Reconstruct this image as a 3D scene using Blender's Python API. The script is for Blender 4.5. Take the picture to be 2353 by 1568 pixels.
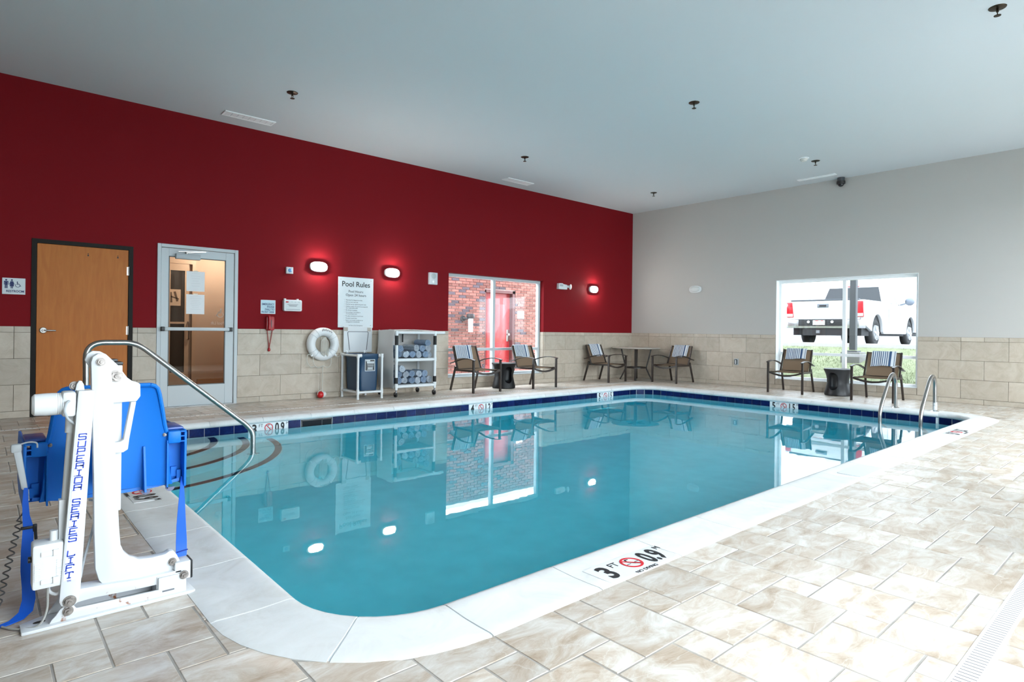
import bpy, bmesh, math, random
from mathutils import Vector, Matrix
random.seed(7)
for o in list(bpy.data.objects): bpy.data.objects.remove(o)
SC = bpy.context.scene
COL = SC.collection
PI = math.pi

# ------------------------------------------------------------------ camera
def make_camera():
    yaw, roll = math.radians(41.46882), math.radians(0.690002)
    f = Vector((math.sin(yaw), math.cos(yaw), 0)); r = Vector((math.cos(yaw), -math.sin(yaw), 0)); u = Vector((0, 0, 1))
    r2 = math.cos(roll)*r + math.sin(roll)*u; u2 = -math.sin(roll)*r + math.cos(roll)*u
    cam = bpy.data.cameras.new('camera'); ob = bpy.data.objects.new('camera', cam); COL.objects.link(ob)
    m = Matrix((r2, u2, -f)).transposed().to_4x4(); m.translation = Vector((-11.76923, -8.97143, 1.07))
    ob.matrix_world = m
    cam.sensor_fit = 'HORIZONTAL'; cam.sensor_width = 36; cam.lens = 1385.265/2353*36
    cam.shift_y = -23.047/2353; cam.clip_start = 0.05; cam.clip_end = 400
    SC.camera = ob
make_camera()
CAM = Vector((-11.76923, -8.97143, 1.07))

# ------------------------------------------------------------------ sky, daylight, exposure
w = bpy.data.worlds.new('overcast_sky'); SC.world = w; w.use_nodes = True
bg = w.node_tree.nodes['Background']; bg.inputs[0].default_value = (0.86, 0.93, 1.0, 1); bg.inputs[1].default_value = 6.5
SC.view_settings.view_transform = 'Standard'; SC.view_settings.look = 'None'
SC.view_settings.gamma = 1; SC.view_settings.use_curve_mapping = False
SC.view_settings.exposure = 1.25
SC.cycles.max_bounces = 10; SC.cycles.diffuse_bounces = 6; SC.cycles.glossy_bounces = 4
SC.cycles.transmission_bounces = 8; SC.cycles.transparent_max_bounces = 12; SC.cycles.volume_bounces = 0
SC.cycles.use_denoising = True
SC.cycles.sample_clamp_indirect = 8.0
H = 3.926           # ceiling
WS = -9.55          # window wall beside the camera
WX = -13.3          # wall behind the lift, outside the frame
def portal(name, loc, rot, sx, sy):
    l = bpy.data.lights.new(name, 'AREA'); l.shape = 'RECTANGLE'; l.size = sx; l.size_y = sy
    l.cycles.is_portal = True
    o = bpy.data.objects.new(name, l); COL.objects.link(o); o.location = loc; o.rotation_euler = rot
SOUTH = [(-11.2, -8.05, 0.35, 3.1), (-6.3, -3.2, 0.2, 3.1), (-2.5, -.4, 0.45, 3.1)]     # window openings in the near wall: x0,x1,z0,z1
for i, (a, b, c, d) in enumerate(SOUTH):
    portal('portal_south', ((a+b)/2, WS-0.3, (c+d)/2), (PI/2, 0, 0), b-a, d-c)
portal('portal_north', (-4.18, 0.3, 1.16), (-PI/2, 0, 0), 2.42, 1.92)
portal('portal_east', (0.3, -4.71, 1.16), (0, PI/2, 0), 1.94, 2.4)
for o in list(COL.objects):      # portals point into the room
    if o.name.startswith('portal'):
        tgt = Vector((-6, -4.7, 1.2)); d = None
        if 'south' in o.name: d = Vector((0, 1, 0))
        elif 'north' in o.name: d = Vector((0, -1, 0))
        else: d = Vector((-1, 0, 0))
        o.rotation_euler = d.to_track_quat('-Z', 'Z' if abs(d.z) < .5 else 'Y').to_euler()
        if 'east' in o.name: o.data.size, o.data.size_y = 2.4, 1.94

# ------------------------------------------------------------------ materials
MATS = {}
def nodes(name):
    m = bpy.data.materials.new(name); m.use_nodes = True
    nt = m.node_tree; b = nt.nodes['Principled BSDF']
    return m, nt, b
def M(name, col=(.5, .5, .5), rough=.5, metal=0, spec=.5, emit=None, var=0.0, vscale=8, bump=0.0, bscale=60, coat=0):
    if name in MATS: return MATS[name]
    m, nt, b = nodes(name)
    b.inputs['Base Color'].default_value = (*col, 1); b.inputs['Roughness'].default_value = rough
    b.inputs['Metallic'].default_value = metal; b.inputs['Specular IOR Level'].default_value = spec
    if coat: b.inputs['Coat Weight'].default_value = coat
    if emit: b.inputs['Emission Color'].default_value = (*emit[:3], 1); b.inputs['Emission Strength'].default_value = emit[3]
    if var or bump:
        tc = nt.nodes.new('ShaderNodeTexCoord')
    if var:
        n = nt.nodes.new('ShaderNodeTexNoise'); n.inputs['Scale'].default_value = vscale; n.inputs['Detail'].default_value = 6
        nt.links.new(tc.outputs['Object'], n.inputs['Vector'])
        mr = nt.nodes.new('ShaderNodeMapRange'); mr.inputs[1].default_value = .3; mr.inputs[2].default_value = .7
        mr.inputs[3].default_value = 1-var; mr.inputs[4].default_value = 1+var
        nt.links.new(n.outputs[0], mr.inputs[0])
        mx = nt.nodes.new('ShaderNodeVectorMath'); mx.operation = 'SCALE'; mx.inputs[0].default_value = col
        nt.links.new(mr.outputs[0], mx.inputs['Scale']); nt.links.new(mx.outputs[0], b.inputs['Base Color'])
    if bump:
        n2 = nt.nodes.new('ShaderNodeTexNoise'); n2.inputs['Scale'].default_value = bscale; n2.inputs['Detail'].default_value = 4
        nt.links.new(tc.outputs['Object'], n2.inputs['Vector'])
        bp = nt.nodes.new('ShaderNodeBump'); bp.inputs['Strength'].default_value = bump; bp.inputs['Distance'].default_value = .01
        nt.links.new(n2.outputs[0], bp.inputs['Height']); nt.links.new(bp.outputs[0], b.inputs['Normal'])
    MATS[name] = m; return m

def stone(name, stops, scale=(3, 3, 3), rough=.45, rnd=.18, vein=None, bump=.15, spec=.35, shift=True):
    """mottled stone in world position; every piece gets its own brightness and its own patch of the pattern"""
    if name in MATS: return MATS[name]
    m, nt, b = nodes(name); L = nt.links
    geo = nt.nodes.new('ShaderNodeNewGeometry'); oi = nt.nodes.new('ShaderNodeObjectInfo')
    at = nt.nodes.new('ShaderNodeAttribute'); at.attribute_name = 'rnd'
    ad = nt.nodes.new('ShaderNodeMath'); ad.operation = 'ADD'; L.new(oi.outputs['Random'], ad.inputs[0]); L.new(at.outputs['Fac'], ad.inputs[1])
    fr = nt.nodes.new('ShaderNodeMath'); fr.operation = 'FRACT'; L.new(ad.outputs[0], fr.inputs[0])
    mp = nt.nodes.new('ShaderNodeMapping'); mp.inputs['Scale'].default_value = scale; L.new(geo.outputs['Position'], mp.inputs['Vector'])
    if shift:
        mu = nt.nodes.new('ShaderNodeMath'); mu.operation = 'MULTIPLY'; mu.inputs[1].default_value = 37; L.new(fr.outputs[0], mu.inputs[0])
        cb = nt.nodes.new('ShaderNodeCombineXYZ'); L.new(mu.outputs[0], cb.inputs[0]); L.new(mu.outputs[0], cb.inputs[2])
        L.new(cb.outputs[0], mp.inputs['Location'])
    n = nt.nodes.new('ShaderNodeTexNoise'); n.inputs['Scale'].default_value = 1; n.inputs['Detail'].default_value = 9; n.inputs['Roughness'].default_value = .70
    n.inputs['Distortion'].default_value = .9
    L.new(mp.outputs[0], n.inputs['Vector'])
    cr = nt.nodes.new('ShaderNodeValToRGB'); L.new(n.outputs[0], cr.inputs[0])
    e = cr.color_ramp.elements
    while len(e) < len(stops): e.new(.5)
    for q, (p, c) in zip(e, stops): q.position = p; q.color = (*c, 1)
    out = cr.outputs[0]
    if vein:
        v = nt.nodes.new('ShaderNodeTexVoronoi'); v.feature = 'DISTANCE_TO_EDGE'; v.inputs['Scale'].default_value = .9
        ds = nt.nodes.new('ShaderNodeMixRGB'); ds.inputs[0].default_value = .35; L.new(mp.outputs[0], ds.inputs[1]); L.new(n.outputs[1], ds.inputs[2])
        L.new(ds.outputs[0], v.inputs['Vector'])
        mr = nt.nodes.new('ShaderNodeMapRange'); mr.inputs[1].default_value = 0; mr.inputs[2].default_value = .012; mr.inputs[3].default_value = vein[1]; mr.inputs[4].default_value = 0
        L.new(v.outputs['Distance'], mr.inputs[0])
        mv = nt.nodes.new('ShaderNodeMixRGB'); L.new(mr.outputs[0], mv.inputs[0]); L.new(out, mv.inputs[1]); mv.inputs[2].default_value = (*vein[0], 1)
        out = mv.outputs[0]
    mr2 = nt.nodes.new('ShaderNodeMapRange'); mr2.inputs[3].default_value = 1-rnd; mr2.inputs[4].default_value = 1+rnd*.6; L.new(fr.outputs[0], mr2.inputs[0])
    sc = nt.nodes.new('ShaderNodeVectorMath'); sc.operation = 'SCALE'; L.new(out, sc.inputs[0]); L.new(mr2.outputs[0], sc.inputs['Scale'])
    L.new(sc.outputs[0], b.inputs['Base Color'])
    b.inputs['Roughness'].default_value = rough; b.inputs['Specular IOR Level'].default_value = spec
    if bump:
        bp = nt.nodes.new('ShaderNodeBump'); bp.inputs['Strength'].default_value = bump; bp.inputs['Distance'].default_value = .004
        L.new(n.outputs[0], bp.inputs['Height']); L.new(bp.outputs[0], b.inputs['Normal'])
    MATS[name] = m; return m

def thin_glass(name, tint=(.96, .98, .98), ior=1.5):
    if name in MATS: return MATS[name]
    m = bpy.data.materials.new(name); m.use_nodes = True; nt = m.node_tree; nt.nodes.clear()
    o = nt.nodes.new('ShaderNodeOutputMaterial'); mx = nt.nodes.new('ShaderNodeMixShader'); fr = nt.nodes.new('ShaderNodeFresnel')
    fr.inputs[0].default_value = ior
    ge = nt.nodes.new('ShaderNodeNewGeometry'); mr = nt.nodes.new('ShaderNodeMapRange')      # same reflectance from both faces of the pane
    mr.inputs[3].default_value = ior; mr.inputs[4].default_value = 1/ior
    nt.links.new(ge.outputs['Backfacing'], mr.inputs[0]); nt.links.new(mr.outputs[0], fr.inputs[0])
    t = nt.nodes.new('ShaderNodeBsdfTransparent'); t.inputs[0].default_value = (*tint, 1)
    g = nt.nodes.new('ShaderNodeBsdfGlossy'); g.inputs['Roughness'].default_value = 0.0
    nt.links.new(fr.outputs[0], mx.inputs[0]); nt.links.new(t.outputs[0], mx.inputs[1]); nt.links.new(g.outputs[0], mx.inputs[2])
    nt.links.new(mx.outputs[0], o.inputs[0]); MATS[name] = m; return m

def water_mat():
    m = bpy.data.materials.new('water'); m.use_nodes = True; nt = m.node_tree; nt.nodes.clear()
    o = nt.nodes.new('ShaderNodeOutputMaterial'); g = nt.nodes.new('ShaderNodeBsdfGlass')
    g.inputs['IOR'].default_value = 1.33; g.inputs['Roughness'].default_value = 0
    va = nt.nodes.new('ShaderNodeVolumeAbsorption'); va.inputs['Color'].default_value = (.25, .905, .968, 1); va.inputs['Density'].default_value = 1.0
    geo = nt.nodes.new('ShaderNodeNewGeometry'); n = nt.nodes.new('ShaderNodeTexNoise'); n.inputs['Scale'].default_value = 2.6; n.inputs['Detail'].default_value = 3
    nt.links.new(geo.outputs['Position'], n.inputs['Vector'])
    bp = nt.nodes.new('ShaderNodeBump'); bp.inputs['Strength'].default_value = .022; bp.inputs['Distance'].default_value = .02
    nt.links.new(n.outputs[0], bp.inputs['Height']); nt.links.new(bp.outputs[0], g.inputs['Normal'])
    nt.links.new(g.outputs[0], o.inputs[0]); nt.links.new(va.outputs[0], o.inputs[1]); return m

def wood_mat():
    m, nt, b = nodes('maple_veneer'); L = nt.links
    tc = nt.nodes.new('ShaderNodeTexCoord'); mp = nt.nodes.new('ShaderNodeMapping'); mp.inputs['Scale'].default_value = (9, 9, 1.2)
    L.new(tc.outputs['Object'], mp.inputs[0])
    n = nt.nodes.new('ShaderNodeTexNoise'); n.inputs['Scale'].default_value = 2.2; n.inputs['Detail'].default_value = 8; n.inputs['Distortion'].default_value = 1.2
    L.new(mp.outputs[0], n.inputs[0])
    cr = nt.nodes.new('ShaderNodeValToRGB'); L.new(n.outputs[0], cr.inputs[0])
    cr.color_ramp.elements[0].position = .3; cr.color_ramp.elements[0].color = (.44, .132, .020, 1)
    cr.color_ramp.elements[1].position = .72; cr.color_ramp.elements[1].color = (.51, .165, .029, 1)
    L.new(cr.outputs[0], b.inputs[0]); b.inputs['Roughness'].default_value = .5; b.inputs['Specular IOR Level'].default_value = .25
    return m

def towel_mat():
    m, nt, b = nodes('striped_terry'); L = nt.links
    tc = nt.nodes.new('ShaderNodeTexCoord'); sp = nt.nodes.new('ShaderNodeSeparateXYZ'); L.new(tc.outputs['UV'], sp.inputs[0])
    cr = nt.nodes.new('ShaderNodeValToRGB'); cr.color_ramp.interpolation = 'CONSTANT'; L.new(sp.outputs[0], cr.inputs[0])
    white = (.62, .65, .68, 1); navy = (.055, .10, .19, 1)
    st = [(0, white)]
    for k in range(8):
        p = .05+k*.082; st += [(p, navy), (p+.034, white)]
    st += [(.72, navy), (.82, white), (.93, navy), (.955, white)]
    e = cr.color_ramp.elements
    while len(e) < len(st): e.new(.5)
    for q, (p, c) in zip(e, st): q.position = p; q.color = c
    L.new(cr.outputs[0], b.inputs[0]); b.inputs['Roughness'].default_value = .95; b.inputs['Specular IOR Level'].default_value = .1
    n = nt.nodes.new('ShaderNodeTexNoise'); n.inputs['Scale'].default_value = 180
    L.new(tc.outputs['Object'], n.inputs[0]); bp = nt.nodes.new('ShaderNodeBump'); bp.inputs['Strength'].default_value = .4; bp.inputs['Distance'].default_value = .004
    L.new(n.outputs[0], bp.inputs['Height']); L.new(bp.outputs[0], b.inputs['Normal'])
    return m

def lift_white():
    m, nt, b = nodes('white_powder_coat'); L = nt.links
    tc = nt.nodes.new('ShaderNodeTexCoord'); n = nt.nodes.new('ShaderNodeTexNoise'); n.inputs['Scale'].default_value = 26; n.inputs['Detail'].default_value = 6
    L.new(tc.outputs['Object'], n.inputs[0]); cr = nt.nodes.new('ShaderNodeValToRGB'); L.new(n.outputs[0], cr.inputs[0])
    cr.color_ramp.elements[0].position = .63; cr.color_ramp.elements[0].color = (0, 0, 0, 1); cr.color_ramp.elements[1].position = .68; cr.color_ramp.elements[1].color = (1, 1, 1, 1)
    sp = nt.nodes.new('ShaderNodeSeparateXYZ'); L.new(tc.outputs['Object'], sp.inputs[0])
    mr = nt.nodes.new('ShaderNodeMapRange'); mr.inputs[1].default_value = .02; mr.inputs[2].default_value = .10; mr.inputs[3].default_value = 1; mr.inputs[4].default_value = 0; L.new(sp.outputs[2], mr.inputs[0])
    mu = nt.nodes.new('ShaderNodeMath'); mu.operation = 'MULTIPLY'; L.new(cr.outputs[0], mu.inputs[0]); L.new(mr.outputs[0], mu.inputs[1])
    mx = nt.nodes.new('ShaderNodeMixRGB'); L.new(mu.outputs[0], mx.inputs[0]); mx.inputs[1].default_value = (.66, .68, .70, 1); mx.inputs[2].default_value = (.30, .10, .03, 1)
    L.new(mx.outputs[0], b.inputs[0]); b.inputs['Roughness'].default_value = .35
    return m

steel = M('brushed_steel', (.40, .385, .37), .30, 1)
chrome = M('chrome', (.7, .7, .7), .12, 1)
alu = M('painted_aluminium', (.50, .545, .565), .4)
white = M('white_plastic', (.72, .74, .75), .4)
white2 = M('white_paint', (.88, .90, .91), .45)
black = M('black_plastic', (.012, .012, .013), .4)
charcoal = M('charcoal_plastic', (.022, .023, .026), .38, var=.15)
bronze = M('dark_bronze_metal', (.028, .019, .015), .38)
def sling_mat():
    m = bpy.data.materials.new('tan_sling_mesh'); m.use_nodes = True; nt = m.node_tree; nt.nodes.clear(); L = nt.links
    o_ = nt.nodes.new('ShaderNodeOutputMaterial'); d = nt.nodes.new('ShaderNodeBsdfDiffuse'); d.inputs[0].default_value = (.30, .222, .158, 1)
    t = nt.nodes.new('ShaderNodeBsdfTranslucent'); t.inputs[0].default_value = (.42, .33, .25, 1); a = nt.nodes.new('ShaderNodeMixShader'); a.inputs[0].default_value = .45
    L.new(d.outputs[0], a.inputs[1]); L.new(t.outputs[0], a.inputs[2]); L.new(a.outputs[0], o_.inputs[0]); return m
sling = sling_mat()
ink = M('black_print', (.015, .015, .017), .6)
navyink = M('navy_print', (.012, .025, .12), .6)
redink = M('red_print', (.55, .01, .02), .5)
grey = M('grey_plastic', (.42, .45, .47), .45)
lightgrey = M('pale_grey_plastic', (.60, .63, .65), .4)
bluepl = M('blue_moulded_plastic', (.0, .155, .60), .42, spec=.3)
bluepad = M('blue_pad_vinyl', (.035, .09, .33), .3)
bluestrap = M('blue_webbing', (.0, .10, .60), .6)
navybag = M('navy_vinyl', (.004, .038, .092), .35)
pvc = M('white_pvc_pipe', (.70, .73, .74), .3)
water_m = water_mat(); wood = wood_mat(); terry = towel_mat(); lwhite = lift_white()
glass = thin_glass('window_glass'); glass_dimming = thin_glass('dimming_window_glass', (.58, .60, .61)); glass_dark = thin_glass('door_glass', (.80, .78, .74))  # end window glass gets an added tint that dims the bright outdoors
rubber = M('black_rubber', (.015, .015, .015), .7)
redpl = M('red_plastic', (.36, .008, .014), .3)
rope_m = M('white_rope', (.62, .60, .54), .9, bump=.6, bscale=200)
wallred = M('red_wall_paint', (.200, .006, .0105), .7, bump=.08, bscale=140, spec=.12)
wallgrey = M('greige_wall_paint', (.47, .455, .43), .7, bump=.05, bscale=140, spec=.25)
ceil_m = M('white_ceiling_paint', (.60, .63, .65), .75, spec=.2)
grout_w = M('wall_grout', (.16, .125, .09), .9)
grout_f = M('floor_grout', (.36, .33, .30), .9, var=.25, vscale=6)
grout_p = M('white_pool_grout', (.62, .66, .68), .8)
walltile = stone('limestone_wall_tile', [(.25, (.40, .335, .26)), (.5, (.49, .425, .345)), (.75, (.56, .50, .42))], (5, 5, 5), .4, .10, ((.36, .28, .20), .14), .05)
floortile = stone('travertine_look_floor_tile', [(.30, (.36, .265, .185)), (.44, (.50, .415, .335)), (.54, (.585, .53, .47)), (.70, (.71, .685, .65))], (4.2, 9, 6), .36, .13, ((.66, .63, .58), .5), .35, .5)
coping_m = stone('cast_stone_coping', [(.25, (.60, .585, .555)), (.5, (.72, .72, .71)), (.75, (.78, .785, .785))], (4, 4, 4), .6, .07, None, .25, .25)
bluetile = stone('navy_pool_tile', [(.3, (.004, .008, .05)), (.55, (.006, .016, .085)), (.8, (.018, .05, .17))], (22, 22, 22), .15, .3, None, .03, .08)
marker_m = M('white_marker_tile', (.72, .74, .75), .25)
plaster = M('white_pool_plaster', (.88, .91, .90), .8, var=.05, vscale=5)
stepedge = M('dark_step_edge_tile', (.012, .028, .06), .6, spec=.1)
dbrick_m = stone('dark_brick', [(.3, (.075, .06, .075)), (.7, (.13, .11, .13))], (14, 14, 14), .85, .3, None, .2, .15)
brick_m = stone('red_brick', [(.3, (.19, .080, .068)), (.5, (.27, .118, .098)), (.75, (.32, .165, .135))], (14, 14, 14), .85, .38, None, .2, .15)
mortar = M('pale_mortar', (.66, .65, .64), .9)

# ------------------------------------------------------------------ mesh building
class MB:
    def __init__(s): s.v = []; s.f = []; s.sm = []
    def add(s, vs, fs, smooth=False):
        o = len(s.v); s.v += [tuple(v) for v in vs]; s.f += [tuple(i+o for i in f) for f in fs]; s.sm += [smooth]*len(fs); return s
    def box(s, a, b):
        (x0, y0, z0), (x1, y1, z1) = a, b
        return s.add([(x0, y0, z0), (x1, y0, z0), (x1, y1, z0), (x0, y1, z0), (x0, y0, z1), (x1, y0, z1), (x1, y1, z1), (x0, y1, z1)],
                     [(0, 3, 2, 1), (4, 5, 6, 7), (0, 1, 5, 4), (1, 2, 6, 5), (2, 3, 7, 6), (3, 0, 4, 7)])
    def bar(s, p, q, w, h, up=(0, 0, 1)):
        p, q = Vector(p), Vector(q); d = (q-p).normalized(); u = Vector(up)
        if abs(d.dot(u)) > .98: u = Vector((0, 1, 0))
        a = d.cross(u).normalized()*w/2; b = a.cross(d).normalized()*h/2
        vs = [p-a-b, p+a-b, p+a+b, p-a+b, q-a-b, q+a-b, q+a+b, q-a+b]
        return s.add(vs, [(0, 1, 2, 3), (7, 6, 5, 4), (0, 4, 5, 1), (1, 5, 6, 2), (2, 6, 7, 3), (3, 7, 4, 0)])
    def prism(s, poly, fn, d0, d1):
        """poly in 2D, fn(u,v,d) -> 3D"""
        n = len(poly)
        vs = [fn(u, v, d0) for u, v in poly]+[fn(u, v, d1) for u, v in poly]
        fs = [tuple(range(n))[::-1], tuple(range(n, 2*n))]+[(i, (i+1) % n, n+(i+1) % n, n+i) for i in range(n)]
        return s.add(vs, fs)
    def xz(s, poly, y0, y1): return s.prism(poly, lambda u, v, d: (u, d, v), y0, y1)
    def yz(s, poly, x0, x1): return s.prism(poly, lambda u, v, d: (d, u, v), x0, x1)
    def xy(s, poly, z0, z1): return s.prism(poly, lambda u, v, d: (u, v, d), z0, z1)
    def tube(s, pts, r, n=10, closed=False, ry=None, caps=True):
        pts = [Vector(p) for p in pts]; m = len(pts); rings = []
        t0 = (pts[1]-pts[0]).normalized(); ref = Vector((0, 0, 1)) if abs(t0.z) < .9 else Vector((1, 0, 0))
        a = t0.cross(ref).normalized(); vs = []
        for i, p in enumerate(pts):
            if closed: t = (pts[(i+1) % m]-pts[i-1]).normalized()
            else: t = (pts[min(i+1, m-1)]-pts[max(i-1, 0)]).normalized()
            a = (a-t*a.dot(t)).normalized(); b = t.cross(a)
            rr = r[i] if isinstance(r, (list, tuple)) else r
            for k in range(n):
                an = 2*PI*k/n; vs.append(p+a*math.cos(an)*rr+b*math.sin(an)*(rr if ry is None else ry))
        fs = []
        for i in range(m if closed else m-1):
            j = (i+1) % m
            for k in range(n): fs.append((i*n+k, i*n+(k+1) % n, j*n+(k+1) % n, j*n+k))
        s.add(vs, fs, True)
        if not closed and caps:
            o = len(s.v)-m*n
            s.f += [tuple(o+k for k in range(n))[::-1], tuple(o+(m-1)*n+k for k in range(n))]; s.sm += [False, False]
        return s
    def cyl(s, p, q, r, n=16, r2=None): return s.tube([p, q], [r, r if r2 is None else r2], n)
    def lathe(s, prof, n=24, c=(0, 0, 0), axis='z', smooth=True):
        vs = []; m = len(prof)
        for r, z in prof:
            for k in range(n):
                a = 2*PI*k/n; x, y = r*math.cos(a), r*math.sin(a)
                v = (x, y, z) if axis == 'z' else ((z, x, y) if axis == 'x' else (x, z, y))
                vs.append((v[0]+c[0], v[1]+c[1], v[2]+c[2]))
        fs = [(i*n+k, i*n+(k+1) % n, (i+1)*n+(k+1) % n, (i+1)*n+k) for i in range(m-1) for k in range(n)]
        s.add(vs, fs, smooth)
        o = len(s.v)-m*n
        s.f += [tuple(o+k for k in range(n))[::-1], tuple(o+(m-1)*n+k for k in range(n))]; s.sm += [False, False]
        return s
    def sphere(s, c, rx, ry=None, rz=None, n=14, m=8):
        ry = ry or rx; rz = rz or rx; c = Vector(c)
        vs = [c+Vector((0, 0, -rz))]
        for i in range(1, m):
            t = -PI/2+PI*i/m
            for k in range(n): a = 2*PI*k/n; vs.append(c+Vector((rx*math.cos(t)*math.cos(a), ry*math.cos(t)*math.sin(a), rz*math.sin(t))))
        vs.append(c+Vector((0, 0, rz))); fs = []
        for k in range(n): fs.append((0, 1+(k+1) % n, 1+k))
        for i in range(m-2):
            for k in range(n): fs.append((1+i*n+k, 1+i*n+(k+1) % n, 1+(i+1)*n+(k+1) % n, 1+(i+1)*n+k))
        l = len(vs)-1
        for k in range(n): fs.append((1+(m-2)*n+k, 1+(m-2)*n+(k+1) % n, l))
        return s.add(vs, fs, True)
    def sheet(s, rows, th, smooth=True):
        """rows of points -> a sheet with thickness along its normals"""
        n = len(rows[0]); m = len(rows)
        P = [[Vector(p) for p in r] for r in rows]; top = []; bot = []
        for i in range(m):
            for j in range(n):
                du = P[min(i+1, m-1)][j]-P[max(i-1, 0)][j]; dv = P[i][min(j+1, n-1)]-P[i][max(j-1, 0)]
                nn = du.cross(dv).normalized()*th/2
                top.append(P[i][j]+nn); bot.append(P[i][j]-nn)
        o = m*n; fs = []
        for i in range(m-1):
            for j in range(n-1):
                a, b, c, d = i*n+j, i*n+j+1, (i+1)*n+j+1, (i+1)*n+j
                fs += [(a, d, c, b), (o+a, o+b, o+c, o+d)]
        rim = [j for j in range(n)]+[i*n+n-1 for i in range(1, m)]+[(m-1)*n+j for j in range(n-2, -1, -1)]+[i*n for i in range(m-2, 0, -1)]
        for k in range(len(rim)): a, b = rim[k], rim[(k+1) % len(rim)]; fs.append((a, b, o+b, o+a))
        return s.add(top+bot, fs, smooth)
    def mesh(s, name, m, bevel=0, seg=2, auto=38):
        me = bpy.data.meshes.new(name); me.from_pydata(s.v, [], s.f)
        for p, q in zip(me.polygons, s.sm): p.use_smooth = q
        bm = bmesh.new(); bm.from_mesh(me); bmesh.ops.recalc_face_normals(bm, faces=bm.faces)
        if bevel:
            bm.normal_update()
            ed = [e for e in bm.edges if len(e.link_faces) == 2 and e.calc_face_angle(0) > .6]
            bmesh.ops.bevel(bm, geom=ed, offset=bevel, segments=seg, affect='EDGES', profile=.5, clamp_overlap=True)
            for f in bm.faces: f.smooth = True
        bm.to_mesh(me); bm.free()
        me.set_sharp_from_angle(angle=math.radians(auto))
        for mm in (m if isinstance(m, list) else [m]): me.materials.append(mm)
        return me
    def build(s, name, m, parent=None, loc=None, rot=None, bevel=0, seg=2, auto=38):
        o = bpy.data.objects.new(name, s.mesh(name, m, bevel, seg, auto)); COL.objects.link(o)
        if parent: o.parent = parent
        if loc: o.location = loc
        if rot: o.rotation_euler = rot
        return o
def tag(o, label=None, cat=None, group=None, kind=None):
    if label: o['label'] = label
    if cat: o['category'] = cat
    if group: o['group'] = group
    if kind: o['kind'] = kind
    return o
def root(name, loc=(0, 0, 0), rz=0, **k):
    o = bpy.data.objects.new(name, None); COL.objects.link(o); o.location = loc; o.rotation_euler = (0, 0, rz); o.empty_display_size = .1
    return tag(o, **k)
def copy_tree(o, parent=None):
    c = o.copy(); COL.objects.link(c)
    if parent: c.parent = parent
    for ch in list(o.children): copy_tree(ch, c)
    return c
def inst(me, name, parent, loc, scale=(1, 1, 1), rot=(0, 0, 0)):
    o = bpy.data.objects.new(name, me); COL.objects.link(o); o.parent = parent; o.location = loc; o.scale = scale; o.rotation_euler = rot
    return o
def fillet(pts, r, n=6):
    pts = [Vector(p) for p in pts]; out = [pts[0]]
    for i in range(1, len(pts)-1):
        p, a, b = pts[i], pts[i-1], pts[i+1]
        rr = r[i-1] if isinstance(r, (list, tuple)) else r
        d1 = (a-p); d2 = (b-p); l = min(rr, d1.length*.49, d2.length*.49); p1 = p+d1.normalized()*l; p2 = p+d2.normalized()*l
        for k in range(n+1):
            t = k/n; out.append(p1*(1-t)**2+p*2*t*(1-t)+p2*t*t)
    out.append(pts[-1]); return out
def arc2(cx, cy, r, a0, a1, n):
    return [(cx+r*math.cos(math.radians(a0+(a1-a0)*k/n)), cy+r*math.sin(math.radians(a0+(a1-a0)*k/n))) for k in range(n+1)]
def rrect(x0, y0, x1, y1, r, n=5):
    return arc2(x1-r, y1-r, r, 0, 90, n)+arc2(x0+r, y1-r, r, 90, 180, n)+arc2(x0+r, y0+r, r, 180, 270, n)+arc2(x1-r, y0+r, r, 270, 360, n)
UNIT = MB().box((-.5, -.5, -.5), (.5, .5, .5))
def unit(name, m): return UNIT.mesh(name, m)

TEXTS = []
def text(name, s, size, m, parent, org, right, up, align='LEFT', ext=.0006, sx=1.0, bold=0.0):
    """flat lettering: org = baseline point, right and up in the parent's space"""
    c = bpy.data.curves.new(name, 'FONT'); c.body = s; c.size = size; c.align_x = align; c.extrude = ext; c.offset = bold; c.resolution_u = 3
    o = bpy.data.objects.new(name, c); COL.objects.link(o)
    r, u = Vector(right).normalized(), Vector(up).normalized(); n = r.cross(u)
    mt = Matrix((r*sx, u, n)).transposed().to_4x4(); mt.translation = Vector(org)
    o.parent = parent; o.matrix_local = mt
    TEXTS.append((o, m)); return o
def finish_texts():
    bpy.context.view_layer.update(); dg = bpy.context.evaluated_depsgraph_get()
    for o, m in TEXTS:
        me = bpy.data.meshes.new_from_object(o.evaluated_get(dg)); me.materials.clear(); me.materials.append(m)
        n = bpy.data.objects.new(o.name, me); par, ml = o.parent, o.matrix_local.copy(); nm = o.name
        bpy.data.objects.remove(o); n.name = nm
        COL.objects.link(n); n.parent = par; n.matrix_local = ml

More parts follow.
